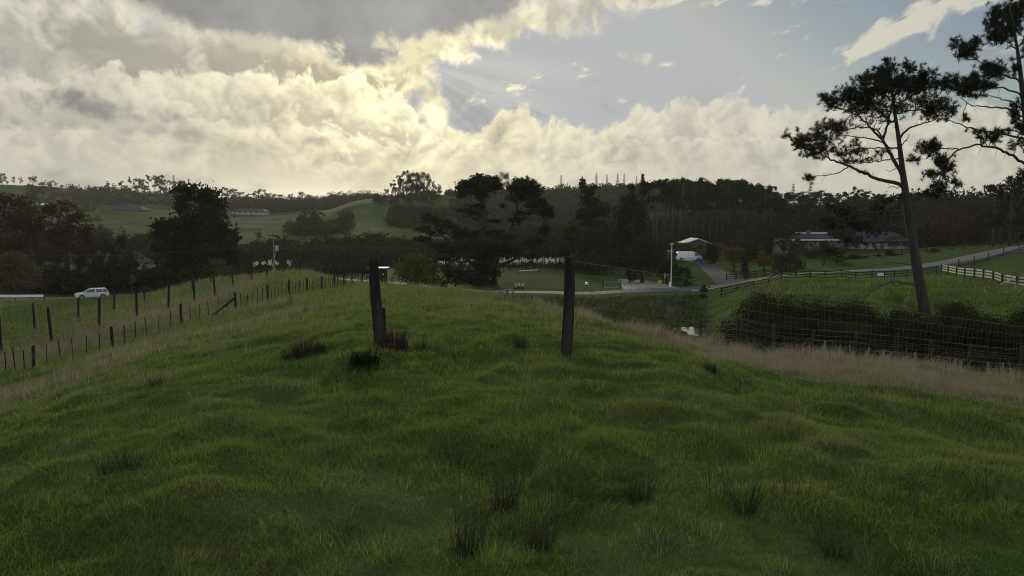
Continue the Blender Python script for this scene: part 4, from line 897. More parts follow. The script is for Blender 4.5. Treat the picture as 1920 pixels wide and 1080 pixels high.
# ------------------------------------------------------------------ the two tall pines at the right
def smooth_path(p, n):
    p = np.asarray(p, float); s = np.concatenate([[0], np.cumsum(np.linalg.norm(np.diff(p[:, :2], axis=0), axis=1))])
    q = np.linspace(0, s[-1], n); out = np.stack([np.interp(q, s, p[:, k]) for k in range(p.shape[1])], 1)
    for _ in range(2): out[1:-1] = (out[:-2]+2*out[1:-1]+out[2:])/4
    return out
def big_pine(name, label, d, base, trunk, limbs, foliage, seed, needle=.30, dens=1.0):
    g = np.random.default_rng(seed); root = empty(name, G(base, d)); tag(root, label, 'pine'); o = np.array(root.location); s = d/F
    T = smooth_path(trunk, 26)                       # px,row,width
    T3 = np.array([P(a, b, d)-o for a, b, _ in T]); T3[0] = T3[0]*np.array([1, 1, 0])+np.array([0, 0, -.4])
    mb = MB(); r = T[:, 2]*s/2*.9; r[0] *= 1.2
    r = r*(1+g.normal(0, .035, len(r)))
    mb.tube(T3, r, 14); 
    mb.build('trunk', bark_pine, root, smooth=True)
    sk2 = [T[:, :2]]; sk3 = [T3]
    for pts, w0, dep in limbs:
        L = smooth_path([(a, b, 0) for a, b in pts], max(6, len(pts)*4))
        t = np.linspace(0, 1, len(L)); i0 = np.argmin(np.linalg.norm(np.concatenate(sk2)-L[0, :2], axis=1)); d0 = np.concatenate(sk3)[i0][1]
        ln = np.linalg.norm(np.diff(L[:, :2], axis=0), axis=1).sum()*s
        dz = d0+t*ln*dep
        L3 = np.array([P(a, b, d+z)-o for (a, b, _), z in zip(L, dz)]); L3[0] = np.concatenate(sk3)[i0]
        L3[2:-1] += g.normal(0, .03, (len(L3)-3, 3))
        m_ = MB(); m_.tube(L3, np.linspace(w0*s/2, max(w0*s/2*.25, .018), len(L3)), 7)
        for k in range(int(ln*1.2)):                 # dead side twigs
            i = g.integers(len(L3)//4, len(L3)); v = g.normal(0, 1, 3); v /= np.linalg.norm(v); q = L3[i]
            m_.tube([q, q+v*.25+(0, 0, .05), q+v*g.uniform(.4, .9)], [.016, .011, .005], 3, False)
        m_.build('limb', bark_pine, root, smooth=True); sk2.append(L[:, :2]); sk3.append(L3)
    S2 = np.concatenate(sk2); S3 = np.concatenate(sk3)
    tw = MB(); tips = []
    for px, row, rx, ry, *k in foliage:
        k = k[0] if k else 1.0
        i = np.argmin(np.linalg.norm(S2-(px, row), axis=1)); dz = S3[i][1]*.8+g.normal(0, .4)
        n = max(4, int(rx*ry*math.pi/18*k*dens)); sub = max(3, n//6)
        cc = unit(g, sub)*(g.random((sub, 1))**.45)*.9; j = g.integers(0, sub, n)
        q = cc[j]+g.normal(0, .42, (n, 3))
        ctr = [P(px+a*rx, row-c*ry, d+dz+b_*max(rx, ry)*s*.8)-o for a, b_, c in q]
        hub = [P(px+a*rx*.7, row-(c-.3)*ry*.7, d+dz+b_*max(rx, ry)*s*.6)-o for a, b_, c in cc]
        for h in hub:
            near = S3[np.argmin(np.linalg.norm((S3-h)*np.array([1, .6, 1.2])+np.array([0, 0, .4]), axis=1))]
            tw.tube(bend(near, h, g, 5, .10), np.linspace(.030, .012, 5), 3, False)
        for c, jj in zip(ctr, j):
            tw.tube([hub[jj], (hub[jj]+c)/2+g.normal(0, .05, 3), c], [.013, .010, .007], 3, False)
        tips += ctr
    tw.build('twig', bark_pine, root)
    C = np.array(tips); nn = 36; n = len(C)
    c = np.repeat(C, nn, 0)
    ax = unit(g, n); ax[:, 2] = np.abs(ax[:, 2])*.8+.35; ax = np.repeat(ax/np.linalg.norm(ax, axis=1, keepdims=True), nn, 0)
    v = unit(g, n*nn)*.85+ax*.6; v /= np.linalg.norm(v, axis=1, keepdims=True)
    c = c+ax*(g.random((n*nn, 1))-.5)*.26
    b_ = np.cross(v, unit(g, n*nn)); b_ /= np.maximum(np.linalg.norm(b_, axis=1, keepdims=True), 1e-6); L = needle*(.6+.6*g.random((n*nn, 1))); wd = .012
    vv = np.stack([c-b_*wd, c+b_*wd, c+v*L], 1).reshape(-1, 3)
    link('crown', bigmesh('crown', vv, np.arange(3*n*nn).reshape(-1, 3), LM['needle'], {'tint': np.repeat(np.clip(g.normal(.5, .25, n), 0, 1), nn*3)}), root)
    return root
big_pine('pine_tree', 'tall dark pine with a forked trunk and flat crown standing on the green mound', 52, 1735,
 [(1735,590,26),(1729,560,22.5),(1722,520,20),(1712,460,18.5),(1705,420,17),(1699,370,14.5),(1695,340,13),(1691,310,10.5),(1688,285,9.5),(1684,250,8),(1678,215,6.5),(1674,190,5.5),(1672,160,4),(1670,135,2.5)],
 [([(1692,328),(1676,300),(1662,275),(1655,262),(1661,245),(1666,225),(1671,203),(1680,175)],7.5,.10),
  ([(1656,263),(1640,248),(1620,225),(1600,212),(1580,205)],5,-.35),
  ([(1693,347),(1665,340),(1645,335),(1620,325),(1595,312),(1570,303),(1550,295),(1528,284)],7.5,-.25),
  ([(1592,313),(1570,325),(1545,330),(1525,331)],2.2,-.3),
  ([(1687,277),(1650,277),(1615,277),(1585,283)],3.2,.35),
  ([(1659,268),(1625,258),(1600,256),(1570,254)],3.0,.4),
  ([(1689,297),(1665,298),(1640,304),(1600,307)],3.0,.5),
  ([(1688,256),(1705,240),(1725,233),(1750,225),(1768,212)],4.2,-.3),
  ([(1690,272),(1700,262),(1706,252)],2.4,.5),
  ([(1676,232),(1658,218),(1640,200),(1612,186),(1590,184)],3.6,.4),
  ([(1675,205),(1700,185),(1728,170),(1745,158)],3.4,.35),
  ([(1673,192),(1655,172),(1640,158),(1622,150)],3.0,-.4),
  ([(1673,185),(1690,160),(1705,140),(1735,142)],2.8,-.35),
  ([(1671,165),(1662,140),(1660,115)],2.2,.2),([(1672,175),(1690,150),(1700,125)],2.0,.3),
  ([(1655,258),(1640,240),(1620,238),(1590,242),(1560,238)],3.0,-.5),
  ([(1678,215),(1700,208),(1730,205),(1760,198)],3.0,.5),
  ([(1696,363),(1660,372),(1632,385),(1600,402)],3.4,-.3),([(1700,396),(1645,396),(1610,401),(1570,412)],3.0,-.35),
  ([(1706,421),(1680,420),(1655,432),(1632,448)],2.8,.3),([(1713,452),(1660,453),(1612,456),(1582,468),(1562,474)],4.2,-.3),
  ([(1635,457),(1600,480),(1552,490)],2.6,-.3),([(1714,463),(1690,459),(1655,461),(1640,464)],2.4,.4),([(1719,498),(1690,494),(1664,492)],1.8,.3),
  ([(1722,537),(1692,529),(1670,528),(1650,537),(1625,553),(1609,568),(1599,582)],3.2,-.45),
  ([(1697,383),(1685,381),(1678,377)],1.8,.3),([(1700,401),(1685,402),(1670,407)],1.6,-.5),([(1712,430),(1722,418),(1731,408)],1.8,.4),
  ([(1690,305),(1672,322),(1660,318)],1.6,.4),([(1691,350),(1682,352),(1672,349),(1664,352)],1.4,.5)],
 [(1665,133,24,17),(1700,130,15,11),(1738,140,14,15),(1670,152,62,17,1.3),(1622,148,17,11),(1720,150,26,17,1.2),(1660,113,7,8),(1702,116,8,6),(1645,140,20,12),(1690,165,50,12,.9),
  (1575,185,26,12),(1602,178,30,15,1.2),(1553,184,13,13),(1620,190,34,17,1.1),(1558,200,14,9),(1640,170,30,12,1.1),
  (1650,198,55,18,.55),(1640,222,42,14,.4),(1700,200,30,12,.5),(1600,205,30,12,.6),
  (1762,195,32,14),(1742,213,28,12),(1781,205,13,12),(1726,190,24,13),(1770,222,14,7,.6),(1750,160,10,10),
  (1560,236,26,13,1.2),(1535,250,9,7),(1577,242,13,12),
  (1523,264,26,15,1.1),(1498,264,18,9),(1480,255,10,6),(1540,280,24,12),(1505,275,13,8),(1528,291,24,7),(1545,262,14,8),
  (1602,271,24,8,.6),(1582,284,28,10,.8),(1622,285,20,8,.7),(1600,300,24,6,.8),(1650,290,20,7,.6),(1640,300,18,5,.6),
  (1523,331,13,8),(1615,322,8,4,.6),
  (1590,402,34,10,.6),(1640,392,26,8,.5),(1570,412,22,8,.5),(1620,420,30,8,.5),(1600,450,26,7,.4),(1560,474,22,8,.45),(1540,425,34,9,.4),(1600,430,44,9,.4),(1560,392,26,7,.4),(1655,402,32,9,.45),(1640,436,26,7,.4),(1660,374,24,7,.5),(1690,372,12,6,.5)], 71)
big_pine('pine_tree', 'tall pine whose trunk stands just outside the right edge with boughs reaching in', 46, 1958,
 [(1958,640,26),(1956,560,23),(1950,420,20),(1938,320,16),(1928,250,13),(1920,200,11),(1915,150,8.5),(1908,90,6),(1900,50,4),(1893,12,2)],
 [([(1946,345),(1925,312),(1905,294),(1870,277),(1830,272),(1800,279),(1785,290),(1776,305),(1766,325),(1759,345)],6,-.2),
  ([(1800,279),(1775,278),(1745,280),(1722,296)],2.4,-.3),([(1775,305),(1760,318),(1740,327)],1.8,.3),
  ([(1930,262),(1880,252),(1845,246),(1810,238),(1786,228),(1764,218)],4.4,-.3),
  ([(1928,254),(1900,244),(1880,243),(1862,248)],3.0,.4),
  ([(1922,222),(1890,203),(1850,200),(1816,198),(1808,188),(1799,182)],4.2,.25),
  ([(1920,205),(1895,190),(1862,181),(1850,178)],3.2,-.4),
  ([(1918,178),(1880,164),(1850,165),(1820,172),(1790,165)],3.6,-.2),
  ([(1915,152),(1885,142),(1860,128),(1830,112),(1818,98)],3.8,.25),
  ([(1909,95),(1890,80),(1875,55),(1862,40)],3.0,-.3),([(1905,70),(1890,40),(1880,20)],2.4,.3),
  ([(1812,198),(1806,212),(1810,224)],1.3,.2),([(1925,235),(1912,225),(1905,212)],2.4,-.5),([(1935,300),(1915,280),(1908,270)],2.4,-.4),([(1908,90),(1930,60),(1945,30)],3,.2)],
 [(1893,20,26,18,1.1),(1865,45,22,22),(1885,62,24,17),(1868,72,14,14),(1800,85,17,12),(1815,105,17,12),(1832,80,12,9),(1822,95,16,14,.8),(1903,48,14,16),(1915,20,14,18),
  (1850,136,27,14,1.2),(1870,125,18,10),(1830,148,16,10),(1790,160,28,14),(1820,160,28,13,1.2),(1800,172,18,9),(1775,158,10,10),(1850,160,18,9),(1840,178,20,6,.6),
  (1902,130,9,18,.7),(1906,215,12,22),(1912,238,10,18),(1812,223,9,8),(1850,255,23,10),(1880,245,13,7),(1910,270,13,11),(1862,262,14,6),(1835,248,12,6,.6),
  (1740,277,26,12),(1720,300,12,7),(1756,270,16,9),(1772,315,17,22),(1740,328,16,7),(1791,340,11,9),(1760,350,13,12),(1755,364,24,8),(1765,300,14,14,.7),(1920,330,14,12),(1935,90,18,20),(1945,180,22,20)], 73)
# dense dark shrubs filling the gully in front of the mound
LM['manuka'] = leafmat('leaf_manuka', (.016, .019, .009), (.034, .038, .016), .25)
gr = 'dark shrubs filling the gully below the pine'
for px, d, top in [(1405,43,572),(1432,42,560),(1462,42,556),(1492,42,560),(1520,41,566),(1552,41,572),(1585,41,577),(1618,41,580),(1652,41,581),(1686,41,583),(1720,41,588),(1755,41,586),(1790,41,580),(1825,41,582),(1862,41,588),(1900,41,590),(1940,41,588),
                   (1425,37,592),(1480,36,590),(1530,36,602),(1580,35,596),(1632,36,606),(1690,35,604),(1745,36,608),(1800,35,602),(1850,35,612),(1905,35,606)]:
    plant('gully_shrub', 'dark brownish upright shrub in the dense gully thicket below the pine', 'shrub', 'shrub', 'manuka', px+random.uniform(-5, 5), d+random.uniform(-1.2, 1.2), top-random.uniform(10, 32), random.uniform(.75, 1.1), gr, v=random.randrange(4), leaf=.015, dens=5)
# ------------------------------------------------------------------ posts, fences and wires
wood = simple('weathered_wood', (.014, .015, .015), .95, spec=.08, c2=(.042, .042, .038), scale=7, bump=.9, stretch=(1, 1, .12))
wood_dark = simple('dark_wood', (.022, .021, .020), .9, spec=.1, vary=.4, scale=6, bump=.5, stretch=(1, 1, .2))
wood_red = simple('reddish_wood', (.075, .045, .035), .9, vary=.35, scale=6, bump=.5, stretch=(1, 1, .2))
wood_pale = simple('pale_timber', (.42, .40, .36), .8, c2=(.30, .28, .25), scale=3, bump=.3)
wire = simple('galvanised_wire', (.11, .11, .105), .45, metal=.6, vary=.15)
steel = simple('galvanised_steel', (.34, .35, .36), .4, metal=.7, vary=.15)
white = simple('white_paint', (.74, .75, .76), .4, vary=.06)
iron = simple('dark_iron', (.03, .03, .032), .5, metal=.6)
def hit(px, row, d0=2.0, d1=130.0):
    ds = np.exp(np.linspace(math.log(d0), math.log(d1), 900)); x = (px-CX)/F*ds
    rr = row_of(x, ds, terrain(x, ds)); k = np.argmax(rr <= row)
    return float(ds[k])
def rough_post(name, top, base, d, w, label, material=wood, seed=0, top_cut=.02):
    """round weathered post: the lean is measured from the photo"""
    g = np.random.default_rng(seed); b = G(base[0], d); t = P(top[0], top[1], d)
    root = empty(name, b); tag(root, label, 'fence post')
    n = 15; k = 18; v = []; ph = g.uniform(0, 6.3, 6); am = g.normal(0, .035, 6)
    for i in range(n):
        u = i/(n-1)*1.0; c = (t-b)*u; c = c+np.array([.006*math.sin(5*u+ph[0]), .006*math.cos(4*u), -.25 if i == 0 else 0])
        for j in range(k):
            th = 2*math.pi*j/k; r = w/2*(1.06-.10*u)*(1+sum(am[q]*math.sin((q+2)*th+ph[q]+.8*u) for q in range(6))+g.normal(0, .010))
            z = c[2]+(top_cut*math.cos(th+1)+g.normal(0, .006) if i == n-1 else 0)
            v.append((c[0]+r*math.cos(th), c[1]+r*math.sin(th), z))
    v.append((t[0]-b[0], t[1]-b[1], t[2]-b[2]+.004))
    f = [(i*k+j, i*k+(j+1) % k, (i+1)*k+(j+1) % k, (i+1)*k+j) for i in range(n-1) for j in range(k)]+[((n-1)*k+j, (n-1)*k+(j+1) % k, n*k) for j in range(k)]
    MB().add(v, f).build('timber', material, root)
    return root, b, t
lp, lb_, lt_ = rough_post('fence_post', (701,488), (711.5,652), 9.45, .138, 'thick weathered gate post left of the gap with an iron pin', wood, 3)
q = (lt_-lb_)
hp = MB(); c = q*.80; hp.tube([c+(.05,-.02,0), c+(.115,-.05,0)], .009, 8); hp.tube([c+(.115,-.05,-.012), c+(.115,-.05,.045)], .009, 8); hp.tube([c+(-.06,-.02,0), c+(-.10,-.045,0)], .008, 8)
hp.build('hinge_pin', iron, lp)
rough_post('stub_post', (719,578), (721.5,652), 9.62, .042, 'thin short stake standing against the thick left gate post', wood, 7, .01)
rp, rb_, rt_ = rough_post('fence_post', (1069,481), (1062,656), 9.4, .132, 'weathered post right of the gap that carries the wire netting', wood, 9, .008)
# netting ------------------------------------------------------------
A0 = np.array([rb_[0]+.02, 9.42]); A1 = np.array([rb_[0]+11.6, 9.42+5.86]); LN = np.linalg.norm(A1-A0)
net = empty('netting_fence', G(1064, 9.42)); tag(net, 'sagging wire netting running from the right post down the slope', 'wire fence'); no = np.array(net.location)
g = np.random.default_rng(77)
NZ0 = P(1076, 488, 9.42)[2]; NS1 = LN*.79; NZ1 = P(1920, 611, 14.03)[2]
def netp(s, h):
    xy = A0+(A1-A0)*(s/LN); z = terrain0(xy[0], xy[1])[0]
    top = NZ0+(NZ1-NZ0)*s/NS1-.03*math.sin(min(s/LN, 1)*math.pi)-z
    nx, ny = -(A1-A0)[1]/LN, (A1-A0)[0]/LN
    bow = .035*math.sin(h*math.pi)*math.sin(s*.9+.6)
    return np.array([xy[0]+nx*bow+.012*math.sin(h*5+s*3.1), xy[1]+ny*bow, z+.03+h*(top-.03)])-no
hs = [.0, .10, .21, .33, .45, .58, .71, .85, 1.0]
S = np.arange(0, LN+.01, .125)
nm = MB()
for h in hs[:-1]: nm.tube([netp(s, h+.006*math.sin(s*7+h*20)) for s in S], .0020, 3, False)
for i, s in enumerate(S[1:]):
    j = g.normal(0, .018)
    nm.tube([netp(s+j*math.sin(h*6+i)+g.normal(0, .006), h) for h in hs], .0018, 3, False)
nm.build('netting', wire, net)
tw_ = MB(); tw_.tube([netp(s, 1.0) for s in S], .0030, 4, False); tw_.build('top_wire', wire, net)
pe = MB(); e = netp(LN, 0); pe.tube([e+(0,0,-.3), e+(0,0,1.2)], .06, 10); pe.build('post', wood, net)
# wire fence builder --------------------------------------------------
def post_mesh(h, r, mat_, sq=False, seed=0):
    g_ = np.random.default_rng(seed); m_ = MB()
    if sq: m_.box(-r, r, -r*.6, r*.6, -.25, h)
    else: m_.tube([(0,0,-.25), (g_.normal(0,.008), 0, h*.5), (g_.normal(0,.015), g_.normal(0,.015), h-.015), (g_.normal(0,.015), 0, h)], [r*1.05, r, r*.95, r*.82], 9)
    return m_.mesh('post', mat_)
def wire_fence(name, label, path, h, r, mat_, nw, wr, battens=0, tops=None, lean=.03, bat_h=.9, seed=0, wires_to=1.0, dia=None):
    g_ = np.random.default_rng(seed); pts = [G(px, d) for px, d in path]; root = empty(name, pts[0]); tag(root, label, 'fence'); o = pts[0]
    pm = [post_mesh(1.0, r, mat_, seed=k) for k in range(3)]; tp = []
    for i, p in enumerate(pts):
        hh = h*g_.uniform(.94, 1.07); po = link('post', pm[i % 3], root); po.location = tuple(p-o); po.scale = (1, 1, hh); lx, ly = g_.normal(0, lean, 2); po.rotation_euler = (lx, ly, g_.uniform(0, 6)); tp.append(hh)
    bm_ = MB().box(-.019, .019, -.014, .014, -.03, 1.0).mesh('batten', wood_dark) if battens else None
    for i in range(len(pts)-1):
        for k in range(1, battens+1):
            u = k/(battens+1); px = path[i][0]*(1-u)+path[i+1][0]*u; d = path[i][1]*(1-u)+path[i+1][1]*u
            bo = link('batten', bm_, root); bo.location = tuple(G(px, d, .04)-o); bo.scale = (1, 1, bat_h*g_.uniform(.9, 1.08)); bo.rotation_euler = (g_.normal(0, .04), g_.normal(0, .05), g_.uniform(0, 3))
    for w_ in range(nw):
        m_ = MB(); f_ = .12+(.86-.0)*(w_/(max(nw-1, 1)))
        L = []
        for i, p in enumerate(pts):
            L.append(p-o+np.array([0, 0, f_*h*wires_to]))
            if i < len(pts)-1: L.append((p+pts[i+1])/2-o+np.array([0, 0, f_*h*wires_to-.02]))
        m_.tube(L, wr, 3, False); m_.build('wire', wire, root)
    return root, pts
inner, ip = wire_fence('batten_fence', 'post and batten wire fence curving down the near left slope', [(-150,28),(-40,30),(63,32),(212,36),(340,41),(442,45),(503,49),(543,52),(576,55),(603,58),(627,62),(645,66),(660,70),(679,75),(702,79),(735,82),(770,82),(810,81.5),(855,80.5)], 1.1, .075, wood_dark, 6, .005, battens=5, bat_h=.95, seed=5)
stay = MB(); a = G(443, 45, .85); b_ = G(397, 43.0, .05); stay.beam(a-ip[0], b_-ip[0], .10, .10); stay.build('stay', wood_dark, inner)
wire_fence('deer_fence', 'tall deer fence of grey posts crossing the left slope above the batten fence', [(-140,37),(2,40),(97,43),(186,46.5),(257,50.5),(316,56),(365,62),(403,69),(437,77),(472,85),(501,93),(530,102),(549,108),(566,112),(593,113),(618,114)], 1.95, .085, wood_dark, 8, .0065, seed=6)
wire_fence('deer_fence', 'farther deer fence lower on the left slope nearer the parked car', [(-60,47),(65,52),(147,57),(214,62),(271,70),(361,80),(396,88),(430,96),(455,103)], 1.75, .08, wood, 8, .0065, seed=8)
wire_fence('gully_fence', 'grey post and wire fence beyond the dry grass above the gully shrubs', [(1310,21.5),(1385,21),(1450,20.8),(1520,20.6),(1600,20.5),(1680,20.5),(1742,20.5),(1812,20.5),(1908,20.5),(2010,20.5)], 1.22, .05, wood, 8, .0032, seed=12)
wood_stake = simple('stake_wood', (.15,.14,.12), .9, spec=.1)
for i, (px, d, h) in enumerate([(1543,19,.55),(1546,20,.8),(1570,18.6,.55),(1575,21,.8),(1594,18.6,.62),(1602,19.5,.6),(1623,18.5,.62),(1651,18.4,.6),(1667,18.2,.5),(1697,18.4,.5),(1716,18.3,.62),(1788,18.6,.62),(1800,18.5,.55),(1850,18.8,.6),(1880,18.6,.6),(1895,18.6,.45)]):
    m_ = MB(); m_.box(-.022, .022, -.022, .022, -.2, h); o = m_.build('stake', wood_stake); o.location = tuple(G(px, d)); o.rotation_euler = (random.gauss(0, .06), random.gauss(0, .08), random.uniform(0, 3))
    tag(o, 'short pale planting stake poking out of the dry grass by the gully fence', 'stake', 'planting stakes along the gully')
# timber rail fences ----------------------------------------------------
def rail_fence(name, label, path, h, rails, mpost, mrail, pw=.075, rw=.14, brace=None, seed=0, side=1):
    g_ = np.random.default_rng(seed); pts = [G(px, d) for px, d in path]; o = pts[0]; root = empty(name, o); tag(root, label, 'fence')
    pm = post_mesh(1.0, pw, mpost, True)
    for i, p in enumerate(pts):
        t_ = pts[min(i+1, len(pts)-1)]-pts[max(i-1, 0)]; po = link('post', pm, root); po.location = tuple(p-o); po.scale = (1, 1, h*g_.uniform(.98, 1.05)); po.rotation_euler = (0, 0, math.atan2(t_[1], t_[0]))
    for i in range(len(pts)-1):
        t_ = pts[i+1]-pts[i]; nr_ = np.array([t_[1], -t_[0], 0])/math.hypot(t_[0], t_[1])*(pw*.6+.026)*side
        for q in rails:
            a = pts[i]-o+nr_+(0,0,h*q+g_.normal(0,.012)); b = pts[i+1]-o+nr_+(0,0,h*q+g_.normal(0,.012))
            MB().beam(a+(b-a)*.004, b-(b-a)*.004, .04, rw).build('rail', mrail, root)
    if brace is not None:
        i, = brace; a = pts[i]-o; b = pts[i+1]-o; t_ = b-a; nr_ = np.array([t_[1], -t_[0], 0])/math.hypot(t_[0], t_[1])*(pw*.6+.075)
        MB().beam(a+nr_+(0,0,.1), b+nr_+(0,0,h*.9), .04, .12).build('brace', mrail, root)
    return root, pts
rail_fence('rail_fence', 'pale three rail timber fence running to the right edge below the small paddock', [(1765,108),(1777,104),(1793,99),(1808,95),(1826,91),(1843,88),(1861,85),(1878,82.5),(1906,79.5),(1932,77),(1960,75)], 1.25, (.34, .62, .90), wood_dark, wood_pale, .10, .15, brace=(7,), side=-1)
rf, rfp = rail_fence('rail_fence', 'dark rail fence between the road and the bright green mound', [(1352,91),(1380,90),(1412,90),(1440,90.5),(1465,91),(1492,91.5),(1519,92),(1547,93),(1577,94),(1604,95.5),(1635,97),(1658,98.5),(1677,100),(1700,102),(1728,105),(1756,108)], 1.2, (.30, .60, .90), wood_dark, wood_dark, .07, .11)
rail_fence('rail_fence', 'weathered roadside fence climbing beside the road above the small paddock', [(1797,112),(1826,114.5),(1853,119),(1881,125),(1910,131),(1950,138)], 1.45, (.16, .34), wood_dark, wood, .075, .13)
rail_fence('rail_fence', 'far paddock rail fence in front of the red maple', [(1690,153),(1710,153),(1737,153),(1760,153),(1785,152),(1808,152),(1830,152),(1855,152),(1880,152),(1905,152),(1935,152)], 1.25, (.35, .62, .9), wood_dark, wood_dark, .07, .12)
rail_fence('rail_fence', 'low dark fence along the lower edge of the yellow lawn', [(1606,149),(1625,150),(1645,151),(1667,152)], 1.1, (.4, .85), wood_dark, wood_dark, .06, .10)
rail_fence('rail_fence', 'short dark rail fence beside the mouth of the driveway', [(1362,123),(1380,123),(1398,124),(1416,125),(1434,126),(1452,127),(1470,128)], 1.25, (.3, .6, .9), wood_dark, wood_dark, .09, .13)
rail_fence('rail_fence', 'low pale rail in the field behind the road left of the netting post', [(972,142),(990,143),(1010,144)], .7, (.85,), wood_dark, white, .06, .10)
rail_fence('field_fence', 'dark post fence in front of the row of pampas plumes', [(960,151),(985,151),(1010,151.5),(1030,152),(1042,152),(1056,152.5)], 1.2, (.4, .88), wood_dark, wood_dark, .08, .06)
rail_fence('roadside_fence', 'little pale rail and dark posts at the bend of the road', [(905,101),(924,103),(938,105),(951,106),(962,107)], 1.0, (.88,), wood_dark, wood_pale, .07, .09)
# guard rail -----------------------------------------------------------
pts = [G(px, d) for px, d in ((-120,97),(-60,97.5),(0,98),(30,98.5),(60,99),(83,99.5))]; o = pts[0]
gd = empty('guard_rail', o); tag(gd, 'long white guard rail beside the road under the dome shaped bush', 'guard rail')
for i, p in enumerate(pts): m_ = MB().box(-.07, .07, -.06, .06, -.2, .78); q = m_.build('post', wood_dark, gd); q.location = tuple(p-o)
m_ = MB()
for i in range(len(pts)-1): m_.beam(pts[i]-o+(0,-.1,.78), pts[i+1]-o+(0,-.1,.78), .06, .34)
m_.build('beam', white, gd)
# poles and wires -------------------------------------------------------
def pole_at(px, d, top): p = G(px, d); return p, P(px, top, d)[2]-p[2]
p, h = pole_at(515, 122, 433)
pp = empty('power_pole', p); tag(pp, 'slim power pole with two crossarms and a grey transformer behind the fences', 'power pole')
MB().tube([(0,0,-.3),(0,0,h)], [.15,.10], 10).build('pole', simple('pole_concrete', (.17,.17,.17), .8, vary=.2), pp)
for hh, w_ in ((h-.75, .95), (h-2.15, 1.15)): MB().beam((-w_, -.12, hh), (w_, -.12, hh), .10, .12).build('crossarm', wood_dark, pp)
for x in (-.85, -.3, .3, .85):
    MB().tube([(x, -.12, h-.68), (x, -.12, h-.48)], [.05, .03], 8).build('insulator', simple('porcelain', (.18,.12,.1), .3) if 'porcelain' not in MATS else MATS['porcelain'], pp)
MB().tube([(.62,-.3,h-3.3),(.62,-.3,h-2.4)], .30, 14).build('transformer', steel, pp)
MB().beam((.05,-.1,h-4.6), (.45,-.25,h-3.4), .06, .06).build('brace', steel, pp)
arm = np.array(p)+(0, -.12, h-.5); arm2 = np.array(p)+(0, -.12, h-2.05)
for dx, end, lab in ((-.85, P(-160, 470, 96), 'thin overhead power line sagging across the brown and red trees'), (.85, P(1180, 452, 175), 'thin overhead power line running right behind the yellowish tree')):
    a = arm2+(dx, 0, 0); m_ = MB(); t_ = np.linspace(0, 1, 24)[:, None]; L = a+(end-a)*t_; L[:, 2] -= (4*t_*(1-t_)*1.3)[:, 0]
    m_.tube(L, .012, 4, False); tag(m_.build('power_line', wire), lab, 'cable')
p, h = pole_at(1258, 117, 455)
wp = empty('lamp_pole', p); tag(wp, 'tall slim white pole with a small box top beside the road', 'pole')
MB().tube([(0,0,-.3),(0,0,h-.4)], [.105,.09], 12).build('pole', simple('pole_paint', (.48,.49,.50), .5, vary=.08), wp)
MB().box(-.26,.26,-.2,.2,h-.38,h-.1).box(-.08,.08,-.08,.08,h-.1,h).build('cap', simple('grey_paint', (.30,.30,.29), .6), wp)
MB().box(-.32,-.06,-.22,.02,0,.95).build('meter_box', white, wp)
p = G(1237, 117.5); sg = empty('road_sign', p); tag(sg, 'small yellow road sign on a short post left of the white pole', 'sign')
MB().tube([(0,0,-.2),(0,0,1.15)], .035, 8).build('post', simple('yellow_paint', (.55,.40,.04), .5, vary=.1), sg)
MB().box(-.30,.30,-.05,-.02,.75,1.15).box(-.08,.30,-.06,-.052,.80,1.10).build('panel', MATS['yellow_paint'], sg)
red = simple('red_paint', (.35,.03,.03), .5, vary=.1)
p = G(1246.5, 118); mk_ = empty('marker_post', p); tag(mk_, 'thin white marker rod between yellow sign and white pole', 'marker'); MB().tube([(0,0,-.2),(0,0,2.3)], .035, 8).build('rod', simple('marker_grey', (.25,.25,.25), .6), mk_); MB().tube([(0,0,1.5),(0,0,2.3)], .05, 8).build('reflector', white, mk_)
p = G(1252.5, 118); mk_ = empty('marker_post', p); tag(mk_, 'thin red marker rod close against the white pole', 'marker'); MB().tube([(0,0,-.2),(0,0,2.0)], .032, 8).build('rod', red, mk_); MB().tube([(0,0,1.9),(0,0,2.05)], .05, 8).build('cap', white, mk_)
sgn = MB().box(-.42,.42,-.02,.02,-.19,.19).build('fence_sign', simple('pale_blue_paint', (.42,.60,.78), .5, vary=.1)); q = G(1650, 97.4); sgn.location = (q[0], q[1]-.12, q[2]+.82); tag(sgn, 'pale blue and white sign board hung on the dark roadside rail fence', 'sign')
MB().box(-.42,.42,-.026,-.021,-.19,-.09).build('border', white, sgn)
# gates, letterboxes -----------------------------------------------------
def tube_gate(label, px, d, w_, h, mat_, yaw):
    o = empty('field_gate', G(px, d), yaw); tag(o, label, 'gate')
    m_ = MB()
    for a, b in (((-w_/2,0,.12),(w_/2,0,.12)),((-w_/2,0,h),(w_/2,0,h)),((-w_/2,0,.12),(-w_/2,0,h)),((w_/2,0,.12),(w_/2,0,h))): m_.tube([a, b], .035, 6)
    m_.build('frame', mat_, o)
    for z in np.linspace(.12, h, 6)[1:-1]: MB().tube([(-w_/2,0,z),(w_/2,0,z)], .014, 6).build('bar', mat_, o)
    MB().tube([(w_/2,.02,.12),(0,.02,h)], .03, 6).build('brace', mat_, o)
    for s_ in (-1, 1): MB().tube([(s_*(w_/2+.12),0,-.2),(s_*(w_/2+.12),0,h+.2)], .08, 8).build('post', wood_dark, o)
    return o
tube_gate('pale tubular field gate between the dark bushes left of the houses', 1526, 133, 3.0, 1.15, simple('gate_white', (.16,.16,.155), .6, vary=.1), R(8))
tube_gate('grey tubular gate at the field corner beside the side lane', 1147, 119, 2.5, 1.15, steel, R(-10))
